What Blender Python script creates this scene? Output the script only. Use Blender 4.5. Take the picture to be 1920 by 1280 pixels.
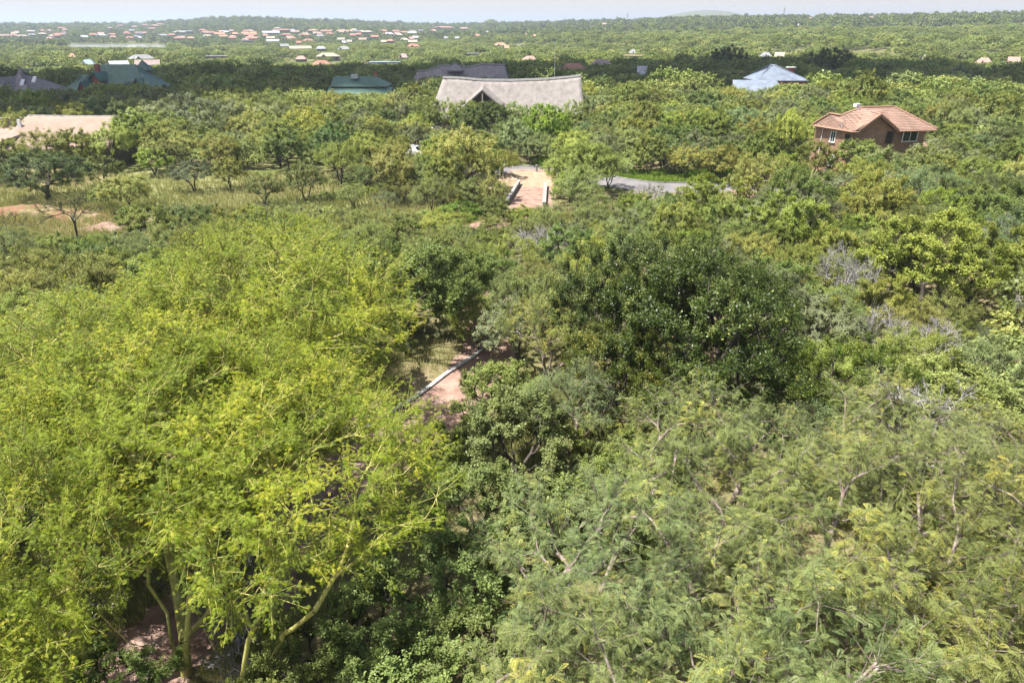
import bpy, math, random
import numpy as np
from mathutils import Vector
from math import radians, sin, cos, tan, atan, pi, hypot
for o in list(bpy.data.objects): bpy.data.objects.remove(o)
scene = bpy.context.scene
COL = scene.collection

# ------------------------------------------------------------------ camera, sky, sun, exposure
CAMH = 17.0
PITCH = math.atan(595 / 1280)
cam_d = bpy.data.cameras.new('camera')
cam_d.sensor_width = 36; cam_d.lens = 24; cam_d.clip_start = 0.3; cam_d.clip_end = 60000
cam = bpy.data.objects.new('camera', cam_d); COL.objects.link(cam)
cam.location = (0, 0, CAMH); cam.rotation_euler = (pi / 2 - PITCH, 0, 0)
scene.camera = cam

SUN_DIR = np.array([-0.42, -0.04, 0.90]); SUN_DIR /= np.linalg.norm(SUN_DIR)   # towards the sun
SUN_EL = math.asin(SUN_DIR[2]); SUN_AZ = math.atan2(SUN_DIR[0], SUN_DIR[1])     # from +Y towards +X
w = bpy.data.worlds.new('World'); scene.world = w; w.use_nodes = True
nt = w.node_tree; nt.nodes.clear()
out = nt.nodes.new('ShaderNodeOutputWorld'); bg = nt.nodes.new('ShaderNodeBackground')
sky = nt.nodes.new('ShaderNodeTexSky'); sky.sky_type = 'NISHITA'; sky.sun_disc = False
sky.sun_elevation = SUN_EL; sky.sun_rotation = SUN_AZ; sky.air_density = 1.0; sky.dust_density = 3.0; sky.ozone_density = 1.0
# thin bright overcast veil low over the horizon, fading to blue overhead
tc = nt.nodes.new('ShaderNodeTexCoord'); sep = nt.nodes.new('ShaderNodeSeparateXYZ')
nt.links.new(tc.outputs['Generated'], sep.inputs[0])
mr = nt.nodes.new('ShaderNodeMapRange'); mr.inputs['From Min'].default_value = 0.05; mr.inputs['From Max'].default_value = 0.26
mr.inputs['To Min'].default_value = 1.0; mr.inputs['To Max'].default_value = 0.0
nt.links.new(sep.outputs['Z'], mr.inputs['Value'])
mx = nt.nodes.new('ShaderNodeMixRGB'); nt.links.new(mr.outputs[0], mx.inputs[0])
nt.links.new(sky.outputs[0], mx.inputs[1]); mx.inputs[2].default_value = (5.5, 4.95, 4.45, 1)
nt.links.new(mx.outputs[0], bg.inputs[0]); bg.inputs[1].default_value = 0.075
nt.links.new(bg.outputs[0], out.inputs[0])

sl = bpy.data.lights.new('sun', 'SUN'); sl.energy = 4.9; sl.angle = radians(0.5); sl.color = (1.0, 0.965, 0.90)
sun = bpy.data.objects.new('sun', sl); COL.objects.link(sun)
sun.rotation_euler = (pi / 2 - SUN_EL, 0, -SUN_AZ + pi)
sun.rotation_euler = (0, 0, 0)

sun.rotation_mode = 'QUATERNION'; sun.rotation_quaternion = Vector(SUN_DIR).to_track_quat('Z', 'Y')
sun.location = (-30, 20, 90)
vs = scene.view_settings
vs.view_transform = 'Standard'; vs.look = 'None'; vs.gamma = 1; vs.use_curve_mapping = False; vs.exposure = 1.15
cy = scene.cycles
cy.max_bounces = 5; cy.diffuse_bounces = 2; cy.glossy_bounces = 2; cy.transmission_bounces = 3; cy.volume_bounces = 0
cy.transparent_max_bounces = 4

# ------------------------------------------------------------------ pixel helpers (photo pixels 1920x1280)
cp, sp_ = cos(PITCH), sin(PITCH)
def ray(px, py):
    a = (px - 960) / 1280; b = (640 - py) / 1280
    d = np.array([a, cp + b * sp_, -sp_ + b * cp]); return d / np.linalg.norm(d)
def P(px, py, z=0.0):
    d = ray(px, py); t = (z - CAMH) / d[2]
    return np.array([d[0] * t, d[1] * t, z])
def proj(x, y, z):
    dz = z - CAMH
    f = y * cp - dz * sp_; u = y * sp_ + dz * cp
    return 960 + 1280 * x / f, 640 - 1280 * u / f

# ------------------------------------------------------------------ terrain height
_cx = [-600, 0, 250, 300, 400, 450, 560, 700, 780, 850, 930, 1050, 1170, 1280, 1450, 1600, 1920, 2600]
_cyv = [49, 48, 47, 44, 38, 37, 39, 44, 49, 50, 48, 44, 40, 36, 33, 32, 30, 30]
def sstep(t): t = np.clip(t, 0, 1); return t * t * (3 - 2 * t)
def terrain(x, y):
    x = np.asarray(x, float); y = np.asarray(y, float)
    r = np.hypot(x, y) + 1e-6
    px = 960 + 1280 * (x / np.maximum(y, 0.25 * r)) / cp
    e = np.interp(px, _cx, _cyv)
    tz = np.tan(np.arctan((640 - e) / 1280) - PITCH)
    rc = np.interp(px, [0, 500, 900, 1300, 1920], [2400, 2100, 1800, 1500, 1350])
    zc = CAMH + rc * tz - 6.0
    zv = np.interp(px, [0, 600, 1100, 1920], [-9, -8, -4, -3])
    r0 = np.interp(px, [0, 500, 900, 1300, 1920], [1150, 900, 560, 380, 340])
    near = zv * sstep((r - 190) / 230)
    n = 1.6 * np.sin(x / 83 + 1.3) * np.sin(y / 117 + .4) + 1.0 * np.sin(x / 39 + y / 61)
    n = n * sstep((r - 220) / 200) * sstep(np.abs(r - 930) / 400 + np.where(px > 520, 1, 0))
    u = np.clip((r - r0) / (rc - r0), 0, 1)
    z = near + (zc - zv) * (0.35 * u + 0.65 * sstep(u)) + n * (1 - .7 * sstep((r - rc) / 200 + .5))
    z = z - (zc + 20) * sstep((r - rc) / 2500) * 1.0
    # a far blue ridge right of the middle
    z = z + 104 * sstep((r - 3300) / 900) * (1 - sstep((r - 4800) / 1500)) * np.exp(-((px - 1325) / 135) ** 2)
    return np.where(y > -0.2 * r, z, near)
def hit(px, py, dz=0.0):
    d = ray(px, py); h = hypot(d[0], d[1]); r = 60.0; best = (1e9, r)
    while r < 2900:
        x, y = d[0] / h * r, d[1] / h * r; gap = CAMH + r * d[2] / h - float(terrain(x, y)) - dz
        if gap <= 0: break
        if r > 700: best = min(best, (gap, r))
        r *= 1.006
    else:
        r = best[1]; x, y = d[0] / h * r, d[1] / h * r
    return x, y, float(terrain(x, y)), r

# ------------------------------------------------------------------ mesh helpers
def mesh_np(name, V, F, mats, tint=None, midx=None, smooth=False):
    me = bpy.data.meshes.new(name)
    V = np.ascontiguousarray(V, np.float32); F = np.ascontiguousarray(F, np.int32)
    k = F.shape[1]
    me.vertices.add(len(V)); me.vertices.foreach_set('co', V.ravel())
    me.loops.add(F.size); me.loops.foreach_set('vertex_index', F.ravel())
    me.polygons.add(len(F)); me.polygons.foreach_set('loop_start', np.arange(0, F.size, k, dtype=np.int32))
    if midx is not None: me.polygons.foreach_set('material_index', np.ascontiguousarray(midx, np.int32))
    me.update(calc_edges=True)
    if smooth: me.polygons.foreach_set('use_smooth', np.ones(len(F), bool))
    if tint is not None:
        a = me.attributes.new('tint', 'FLOAT', 'FACE'); a.data.foreach_set('value', np.ascontiguousarray(tint, np.float32))
    for m in (mats if isinstance(mats, (list, tuple)) else [mats]): me.materials.append(m)
    return me
def link(name, data, parent=None, loc=None):
    o = bpy.data.objects.new(name, data); COL.objects.link(o)
    if parent is not None: o.parent = parent
    if loc is not None: o.location = loc
    return o
def tag(o, label=None, cat=None, group=None, kind=None):
    if label: o['label'] = label
    if cat: o['category'] = cat
    if group: o['group'] = group
    if kind: o['kind'] = kind
    return o
def thing(name, label, cat, loc=(0, 0, 0), rz=0, group=None):
    o = link(name, None, None, loc); o.rotation_euler = (0, 0, rz); o.empty_display_size = .5
    return tag(o, label, cat, group)
class MB:
    """collects polygons into one mesh"""
    def __init__(s): s.v = []; s.f = []
    def poly(s, pts):
        n = len(s.v); s.v += [tuple(map(float, p)) for p in pts]; s.f.append(tuple(range(n, n + len(pts)))); return s
    def box(s, cx, cy_, cz, sx, sy, sz, rz=0, taper=1.0):
        n = len(s.v); c, q = cos(rz), sin(rz)
        for dz in (-.5, .5):
            k = 1 if dz < 0 else taper
            for dx, dy in ((-.5, -.5), (.5, -.5), (.5, .5), (-.5, .5)):
                X, Y = dx * sx * k, dy * sy * k
                s.v.append((cx + X * c - Y * q, cy_ + X * q + Y * c, cz + dz * sz))
        for f in ((0, 3, 2, 1), (4, 5, 6, 7), (0, 1, 5, 4), (1, 2, 6, 5), (2, 3, 7, 6), (3, 0, 4, 7)): s.f.append(tuple(n + i for i in f))
        return s
    def prism(s, loop, z0, z1):
        n = len(s.v); k = len(loop)
        for z in (z0, z1):
            for p in loop: s.v.append((p[0], p[1], z))
        s.f.append(tuple(n + i for i in range(k))[::-1]); s.f.append(tuple(n + k + i for i in range(k)))
        for i in range(k): j = (i + 1) % k; s.f.append((n + i, n + j, n + k + j, n + k + i))
        return s
    def bar(s, a, b, r0, r1=None, k=6):
        r1 = r0 if r1 is None else r1
        V, F = tubes(np.array([a], float), np.array([b], float), np.array([r0]), np.array([r1]), k)
        n = len(s.v); s.v += [tuple(v) for v in V]; s.f += [tuple(int(i) + n for i in f) for f in F]
        s.f.append(tuple(n + i for i in range(k))[::-1]); s.f.append(tuple(n + k + i for i in range(k)))
        return s
    def slab(s, pts, t):
        """a planar-ish polygon thickened downwards"""
        n = len(s.v); k = len(pts)
        for p in pts: s.v.append((float(p[0]), float(p[1]), float(p[2])))
        for p in pts: s.v.append((float(p[0]), float(p[1]), float(p[2]) - t))
        s.f.append(tuple(range(n, n + k))); s.f.append(tuple(range(n + k, n + 2 * k))[::-1])
        for i in range(k): j = (i + 1) % k; s.f.append((n + i, n + k + i, n + k + j, n + j))
        return s
    def build(s, name, mat, parent=None, loc=None, smooth=False, bevel=0):
        me = bpy.data.meshes.new(name); me.from_pydata(s.v, [], s.f); me.update(); me.materials.append(mat)
        if smooth: me.polygons.foreach_set('use_smooth', np.ones(len(me.polygons), bool))
        o = link(name, me, parent, loc)
        if bevel:
            m = o.modifiers.new('bevel', 'BEVEL'); m.width = bevel; m.segments = 1; m.limit_method = 'ANGLE'
        return o
def tubes(p0, p1, r0, r1, k=5):
    d = p1 - p0; L = np.linalg.norm(d, axis=1, keepdims=True) + 1e-9; d = d / L
    ref = np.where(np.abs(d[:, 2:3]) > .9, np.array([[1., 0, 0]]), np.array([[0., 0, 1]]))
    a = np.cross(d, ref); a /= np.linalg.norm(a, axis=1, keepdims=True) + 1e-9; b = np.cross(d, a)
    th = np.arange(k) * 2 * pi / k
    ring = a[:, None, :] * np.cos(th)[None, :, None] + b[:, None, :] * np.sin(th)[None, :, None]
    V = np.concatenate([p0[:, None] + ring * r0[:, None, None], p1[:, None] + ring * r1[:, None, None]], 1)
    n = len(p0); base = (np.arange(n) * 2 * k)[:, None]
    i = np.arange(k)[None, :]; j = (i + 1) % k
    F = np.stack([base + i, base + j, base + k + j, base + k + i], -1).reshape(-1, 4)
    return V.reshape(-1, 3), F
def norm(v): return v / (np.linalg.norm(v, axis=-1, keepdims=True) + 1e-9)

# ------------------------------------------------------------------ materials
def newmat(name):
    m = bpy.data.materials.new(name); m.use_nodes = True; n = m.node_tree; n.nodes.clear()
    o = n.nodes.new('ShaderNodeOutputMaterial'); return m, n, o
def N(nt, t, **k):
    n = nt.nodes.new(t)
    for a, b in k.items(): setattr(n, a, b)
    return n
def ramp(nt, stops, src):
    r = N(nt, 'ShaderNodeValToRGB'); e = r.color_ramp.elements
    while len(e) < len(stops): e.new(0.5)
    for q, (p, c) in zip(e, stops): q.position = p; q.color = (*c, 1)
    nt.links.new(src, r.inputs[0]); return r
def mix(nt, fac, a, b, mode='MIX'):
    m = N(nt, 'ShaderNodeMixRGB', blend_type=mode)
    for i, v in ((0, fac), (1, a), (2, b)):
        if hasattr(v, 'is_linked') or hasattr(v, 'links'): nt.links.new(v, m.inputs[i])
        elif isinstance(v, (int, float)): m.inputs[i].default_value = v
        else: m.inputs[i].default_value = (*v, 1)
    return m.outputs[0]
def leafmat(name, dark, base, tip, transl=.24, rough=.55, spec=.25, alt=None, altp=.35):
    m, nt, o = newmat(name)
    at = N(nt, 'ShaderNodeAttribute', attribute_name='tint')
    c = ramp(nt, [(0, dark), (.45, base), (.85, base), (1, tip)], at.outputs['Fac']).outputs[0]
    oi = N(nt, 'ShaderNodeObjectInfo')
    if alt:
        r = ramp(nt, [(0.0, (0, 0, 0)), (1, (1, 1, 1))], oi.outputs['Random']).outputs[0]
        c2 = mix(nt, 1.0, c, alt, 'MULTIPLY'); mr = N(nt, 'ShaderNodeMath', operation='MULTIPLY'); nt.links.new(oi.outputs['Random'], mr.inputs[0]); mr.inputs[1].default_value = 1.0
        c = mix(nt, mr.outputs[0], c, c2)
        # second random (brightness)
        m2 = N(nt, 'ShaderNodeMath', operation='MULTIPLY'); nt.links.new(oi.outputs['Random'], m2.inputs[0]); m2.inputs[1].default_value = 37.7
        m3 = N(nt, 'ShaderNodeMath', operation='FRACT'); nt.links.new(m2.outputs[0], m3.inputs[0])
        mr2 = N(nt, 'ShaderNodeMapRange'); nt.links.new(m3.outputs[0], mr2.inputs['Value']); mr2.inputs['To Min'].default_value = .90; mr2.inputs['To Max'].default_value = 1.55
        cx = N(nt, 'ShaderNodeCombineXYZ')
        for i in range(3): nt.links.new(mr2.outputs[0], cx.inputs[i])
        c = mix(nt, 1.0, c, cx.outputs[0], 'MULTIPLY')
    c = mix(nt, 1.0, c, oi.outputs['Color'], 'MULTIPLY')
    p = N(nt, 'ShaderNodeBsdfPrincipled'); nt.links.new(c, p.inputs['Base Color'])
    p.inputs['Roughness'].default_value = rough; p.inputs['Specular IOR Level'].default_value = spec
    t = N(nt, 'ShaderNodeBsdfTranslucent'); ct = mix(nt, 1.0, c, (1.15, 1.15, .6), 'MULTIPLY'); nt.links.new(ct, t.inputs['Color'])
    s = N(nt, 'ShaderNodeMixShader'); s.inputs[0].default_value = transl
    nt.links.new(p.outputs[0], s.inputs[1]); nt.links.new(t.outputs[0], s.inputs[2]); nt.links.new(s.outputs[0], o.inputs[0])
    return m
def noisemat(name, cols, scale=4.0, rough=.9, detail=6, bump=0.0, bscale=None, spec=.2, stretch=None, coord='Object', metal=0):
    m, nt, o = newmat(name)
    tc = N(nt, 'ShaderNodeTexCoord'); src = tc.outputs[coord]
    if stretch:
        mp = N(nt, 'ShaderNodeMapping'); mp.inputs['Scale'].default_value = stretch; nt.links.new(src, mp.inputs[0]); src = mp.outputs[0]
    n = N(nt, 'ShaderNodeTexNoise'); n.inputs['Scale'].default_value = scale; n.inputs['Detail'].default_value = detail; n.inputs['Roughness'].default_value = .65
    nt.links.new(src, n.inputs['Vector'])
    k = len(cols); c = ramp(nt, [(.3 + .4 * i / max(1, k - 1), q) for i, q in enumerate(cols)], n.outputs['Fac']).outputs[0]
    p = N(nt, 'ShaderNodeBsdfPrincipled'); nt.links.new(c, p.inputs['Base Color']); p.inputs['Roughness'].default_value = rough
    p.inputs['Specular IOR Level'].default_value = spec; p.inputs['Metallic'].default_value = metal
    if bump:
        n2 = N(nt, 'ShaderNodeTexNoise'); n2.inputs['Scale'].default_value = bscale or scale * 4; n2.inputs['Detail'].default_value = 5; nt.links.new(src, n2.inputs['Vector'])
        b = N(nt, 'ShaderNodeBump'); b.inputs['Strength'].default_value = bump; nt.links.new(n2.outputs['Fac'], b.inputs['Height']); nt.links.new(b.outputs[0], p.inputs['Normal'])
    nt.links.new(p.outputs[0], o.inputs[0]); return m
def courses(name, c1, c2, mortar, bw, bh, rough=.85, bump=.4, msize=.012, coord='Object', metal=0):
    """brick / tile courses"""
    m, nt, o = newmat(name); tc = N(nt, 'ShaderNodeTexCoord')
    sx = N(nt, 'ShaderNodeSeparateXYZ'); nt.links.new(tc.outputs[coord], sx.inputs[0])
    ad = N(nt, 'ShaderNodeMath', operation='ADD'); nt.links.new(sx.outputs['X'], ad.inputs[0]); nt.links.new(sx.outputs['Y'], ad.inputs[1])
    cb = N(nt, 'ShaderNodeCombineXYZ'); nt.links.new(ad.outputs[0], cb.inputs[0]); nt.links.new(sx.outputs['Z'], cb.inputs[1])
    b = N(nt, 'ShaderNodeTexBrick'); nt.links.new(cb.outputs[0], b.inputs['Vector']); b.inputs['Scale'].default_value = 1
    b.inputs['Brick Width'].default_value = bw; b.inputs['Row Height'].default_value = bh; b.inputs['Mortar Size'].default_value = msize
    b.inputs['Color1'].default_value = (*c1, 1); b.inputs['Color2'].default_value = (*c2, 1); b.inputs['Mortar'].default_value = (*mortar, 1)
    n = N(nt, 'ShaderNodeTexNoise'); n.inputs['Scale'].default_value = .8; n.inputs['Detail'].default_value = 6; nt.links.new(tc.outputs[coord], n.inputs['Vector'])
    r = ramp(nt, [(.3, (.72, .72, .72)), (.7, (1.15, 1.12, 1.1))], n.outputs['Fac']).outputs[0]
    c = mix(nt, 1.0, b.outputs['Color'], r, 'MULTIPLY')
    p = N(nt, 'ShaderNodeBsdfPrincipled'); nt.links.new(c, p.inputs['Base Color']); p.inputs['Roughness'].default_value = rough; p.inputs['Metallic'].default_value = metal
    bp = N(nt, 'ShaderNodeBump'); bp.inputs['Strength'].default_value = bump; bp.inputs['Distance'].default_value = .03; nt.links.new(b.outputs['Fac'], bp.inputs['Height']); bp.invert = True
    nt.links.new(bp.outputs[0], p.inputs['Normal']); nt.links.new(p.outputs[0], o.inputs[0]); return m

M = {}
# leaves
M['thorn'] = leafmat('thorn_leaves', (.13, .155, .045), (.245, .255, .070), (.35, .32, .10), alt=(.80, .98, 1.15))
M['leafy'] = leafmat('broad_leaves', (.075, .115, .026), (.155, .20, .048), (.23, .26, .07), rough=.5, spec=.3, alt=(1.12, 1.02, .95))
M['grey'] = leafmat('grey_green_leaves', (.10, .125, .055), (.185, .205, .10), (.28, .29, .14), alt=(.95, .92, .85))
M['fever'] = leafmat('fever_leaves', (.08, .135, .010), (.228, .290, .016), (.44, .42, .03), transl=.25)
M['feather'] = leafmat('feathery_leaves', (.085, .12, .04), (.202, .234, .074), (.38, .36, .075), transl=.22)
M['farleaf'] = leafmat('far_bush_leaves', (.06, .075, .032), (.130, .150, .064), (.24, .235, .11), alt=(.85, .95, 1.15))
M['glossy'] = leafmat('glossy_leaves', (.026, .046, .007), (.060, .092, .011), (.28, .30, .07), transl=.18, rough=.42, spec=.35)
M['grass'] = leafmat('grass_blades', (.26, .28, .10), (.36, .36, .16), (.48, .43, .25))
M['green_grass'] = leafmat('green_grass_blades', (.14, .22, .03), (.22, .33, .05), (.34, .40, .08))
# wood
M['bark'] = noisemat('dark_bark', [(.045, .035, .03), (.11, .095, .08)], 5, stretch=(1, 1, .25))
M['pale_bark'] = noisemat('grey_bark', [(.16, .13, .115), (.36, .32, .29)], 5, stretch=(1, 1, .3))
M['brown_bark'] = noisemat('brown_bark', [(.15, .10, .08), (.42, .36, .32)], 4, stretch=(1, 1, .3))
M['fever_bark'] = noisemat('yellow_green_bark', [(.14, .13, .045), (.38, .36, .10), (.56, .52, .20)], 5, rough=.6, bump=.15, stretch=(1, 1, .4))
M['dead'] = noisemat('dead_grey_wood', [(.26, .24, .24), (.47, .44, .43)], 6, stretch=(1, 1, .3))
# ------------------------------------------------------------------ tree growing
def skeleton(rng, H, R, fork, ncl, depth, cr, shift=0.0, stems=1, spread=.25, zlow=-.45, lob=.2, dome=1.0, mind=.95):
    zc = H - depth / 2; ph = rng.uniform(0, 6.28, 3)
    C = []; tries = 0; md = cr * mind
    while len(C) < ncl and tries < 6000:
        tries += 1
        d = rng.normal(size=3); d /= np.linalg.norm(d)
        if d[2] < zlow: continue
        rho = rng.uniform(.30, 1) ** .45
        az = math.atan2(d[1], d[0]); lb = 1 + lob * (sin(2 * az + ph[0]) + .8 * sin(3 * az + ph[1]) + .6 * sin(5 * az + ph[2])) / 1.4
        z = d[2] * rho
        if z < 0: z *= .75
        c = np.array([R * d[0] * rho * lb, R * d[1] * rho * lb, zc + depth / 2 * z * (1 if z < 0 else dome) * (1 + .5 * lob * sin(3 * az + ph[2]))])
        c[1] += shift * (c[2] / H) ** .7
        if len(C) and np.min(np.linalg.norm(np.array(C) - c, axis=1)) < md: continue
        C.append(c)
    C = np.array(C)
    nodes = [np.zeros(3)]; par = [-1]; plen = [0.0]; forks = []
    for s in range(stems):
        a = rng.uniform(0, 6.28) if stems == 1 else 6.28 * s / stems + rng.uniform(-.5, .5)
        off = spread * fork * rng.uniform(.6, 1.2) * (1 if stems > 1 else .5)
        top = np.array([cos(a) * off, sin(a) * off, fork * rng.uniform(.9, 1.1)])
        prev = 0
        for k in range(1, 4):
            t = k / 3; p = top * t + rng.normal(size=3) * np.array([1, 1, 0]) * .05 * fork
            p[2] = top[2] * t; nodes.append(p); par.append(prev); plen.append(plen[prev] + np.linalg.norm(p - nodes[prev])); prev = len(nodes) - 1
        forks.append(prev)
    allowed = list(forks)
    order = np.argsort([min(np.linalg.norm(c - nodes[f]) for f in forks) for c in C])
    tips = {}
    for ci in order:
        c = C[ci]; A = np.array([nodes[j] for j in allowed]); pl = np.array([plen[j] for j in allowed])
        cost = np.linalg.norm(A - c, axis=1) + .45 * pl + 1.5 * np.maximum(0, A[:, 2] - c[2] + .1 * R)
        j = allowed[int(np.argmin(cost))]; a = nodes[j]; L = np.linalg.norm(c - a)
        gd = (a - nodes[par[j]]) if par[j] >= 0 else np.array([0, 0, 1.]); gd = gd / (np.linalg.norm(gd) + 1e-6)
        m = 4 if L > 1.2 * cr else 2; prev = j
        ctrl = a + gd * L * .35 + np.array([0, 0, .12 * L])
        for k in range(1, m + 1):
            t = k / m; p = (1 - t) ** 2 * a + 2 * t * (1 - t) * ctrl + t * t * c
            if k < m: p = p + rng.normal(size=3) * .05 * L
            nodes.append(p); par.append(prev); plen.append(plen[prev] + np.linalg.norm(p - nodes[prev])); prev = len(nodes) - 1
            allowed.append(prev)
        tips[int(ci)] = prev
    return np.array(nodes), np.array(par), C, tips, zc
def grow(rng, H, R, fork, ncl, depth, cr, ntw, rtrunk, twig_r=0.0, sides=5, twbias=.55, upb=.25, twseg=1, **kw):
    nodes, par, C, tips, zc = skeleton(rng, H, R, fork, ncl, depth, cr, **kw)
    wgt = np.zeros(len(nodes))
    for ci, t in tips.items():
        j = t
        while j >= 0: wgt[j] += 1; j = par[j]
    rad = rtrunk * (np.maximum(wgt, .6) / max(1, wgt[1:].max())) ** .5
    rad = np.maximum(rad, rtrunk * .07)
    i = np.arange(1, len(nodes)); j = par[i]
    r0 = np.where(j == 0, rad[i] * 1.35, np.minimum(rad[j], rad[i] * 1.4))
    V, F = tubes(nodes[j], nodes[i], r0, rad[i], sides)
    cen = np.array([0, kw.get('shift', 0) * .9, zc - depth * .15])
    outw = norm((C - cen) / np.array([R, R, depth / 2]))
    k = len(C); d = norm(rng.normal(size=(k, ntw, 3)) + outw[:, None] * twbias * 2 + np.array([0, 0, upb]))
    L = cr * rng.uniform(.55, 1.15, (k, ntw, 1))
    tn = nodes[[tips[c] for c in range(k)]]; tp = nodes[[par[tips[c]] for c in range(k)]]
    u = rng.uniform(-.15, 1.0, (k, ntw, 1)); B0 = tn[:, None] * (1 - u) + tp[:, None] * u
    P0 = np.where(u < 0, tn[:, None], B0)
    P1 = C[:, None] + rng.normal(size=(k, ntw, 3)) * cr * .15 + d * L
    B0 = P0.reshape(-1, 3)
    P0 = P0.reshape(-1, 3); P1 = P1.reshape(-1, 3); cid = np.repeat(np.arange(k), ntw)
    if twig_r:
        V2, F2 = tubes(B0, P1, np.full(len(P1), twig_r), np.full(len(P1), twig_r * .35), 3)
        F = np.concatenate([F, F2 + len(V)]); V = np.concatenate([V, V2])
    return V, F, P0, P1, cid, outw
def place_leaves(rng, P0, P1, cid, outw, n, jit, upn=.8, outn=.5, rnd=.7, droop=0.0, ctint=.35, tmin=.15):
    k = len(P0); t = rng.uniform(tmin, 1.0, (k, n, 1)) ** .8
    pos = P0[:, None] * (1 - t) + P1[:, None] * t
    pos = pos + rng.normal(size=(k, n, 3)) * jit
    d = norm(P1 - P0)
    ow = outw[cid]
    nr = norm(np.array([0, 0, upn]) + ow[:, None] * outn + rng.normal(size=(k, n, 3)) * rnd)
    ax = norm(d[:, None] * .8 + rng.normal(size=(k, n, 3)) * .9 + np.array([0, 0, -droop]))
    ax = norm(ax - nr * np.sum(ax * nr, -1, keepdims=True))
    ct = rng.uniform(-ctint, ctint, outw.shape[0])[cid]
    tint = np.clip(.5 + ct[:, None] + rng.normal(size=(k, n)) * .18 + (t[..., 0] - .6) * .2, 0, 1)
    return pos.reshape(-1, 3), nr.reshape(-1, 3), ax.reshape(-1, 3), tint.ravel()
def leaves_simple(rng, pos, nr, ax, tint, L, W):
    s = np.cross(nr, ax); n = len(pos); k = rng.uniform(.65, 1.3, (n, 1)); L = L * k; W = W * k
    V = np.stack([pos, pos + ax * L * .45 + s * W * .5, pos + ax * L, pos + ax * L * .45 - s * W * .5], 1).reshape(-1, 3)
    return V, np.arange(4 * n).reshape(-1, 4), tint
def leaves_pinnate(rng, pos, nr, ax, tint, L, pairs, pl, pw, curve=.35, fold=.25):
    """feather leaf: pairs of narrow pinnae along a drooping rachis"""
    n = len(pos); s = np.cross(nr, ax); k = rng.uniform(.7, 1.25, (n, 1, 1))
    t = (np.arange(pairs) + .7) / pairs; prof = np.sin(pi * (t * .85 + .12)) ** .6
    rp = pos[:, None] + ax[:, None] * (L * t)[None, :, None] * k - np.array([0, 0, 1.]) * (curve * L * t ** 2)[None, :, None] * k
    qs = []
    for sg in (1, -1):
        pd = norm(s[:, None] * sg + ax[:, None] * .45 - nr[:, None] * fold + rng.normal(size=(n, pairs, 3)) * .10)
        pc = np.cross(np.broadcast_to(nr[:, None], pd.shape), pd)
        l = (pl * prof)[None, :, None] * k
        qs.append(np.stack([rp, rp + pd * l * .5 + pc * pw * .5, rp + pd * l, rp + pd * l * .5 - pc * pw * .5], 2))
    V = np.stack(qs, 2).reshape(-1, 3)
    T = np.repeat(tint, pairs * 2) + rng.normal(size=n * pairs * 2) * .06
    return V, np.arange(len(V)).reshape(-1, 4), np.clip(T, 0, 1)

SRC = {}
def species(key, seed, leaf, bark, growkw, nleaf, jit, L, W, kind='simple', pl=None, **lk):
    rng = np.random.default_rng(seed)
    V, F, P0, P1, cid, outw = grow(rng, **growkw)
    trunk = mesh_np(key + '_trunk', V, F, M[bark], smooth=True)
    pos, nr, ax, tint = place_leaves(rng, P0, P1, cid, outw, nleaf, jit, **lk)
    if kind == 'simple': V, F, T = leaves_simple(rng, pos, nr, ax, tint, L, W)
    else: V, F, T = leaves_pinnate(rng, pos, nr, ax, tint, L, *pl)
    crown = mesh_np(key + '_crown', V, F, M[leaf], tint=T)
    R = growkw['R']; H = growkw['H']
    SRC.setdefault(key, []).append((trunk, crown, R, H))
def plant(name, mesh, label, cat, x, y, R, H, rz=None, group=None, color=None, rng=random, z=None):
    """one tree or bush: an Empty at its foot with trunk and crown"""
    tm, cm, r0, h0 = mesh
    z = float(terrain(x, y)) if z is None else z
    t = thing(name, label, cat, (x, y, z - .03), rng.uniform(0, 6.28) if rz is None else rz, group)
    t.scale = (R / r0, R / r0, H / h0)
    if tm is not None: link('trunk', tm, t)
    if cm is not None:
        c = link('crown', cm, t)
        if color: c.color = (*color, 1)
    return t
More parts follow.
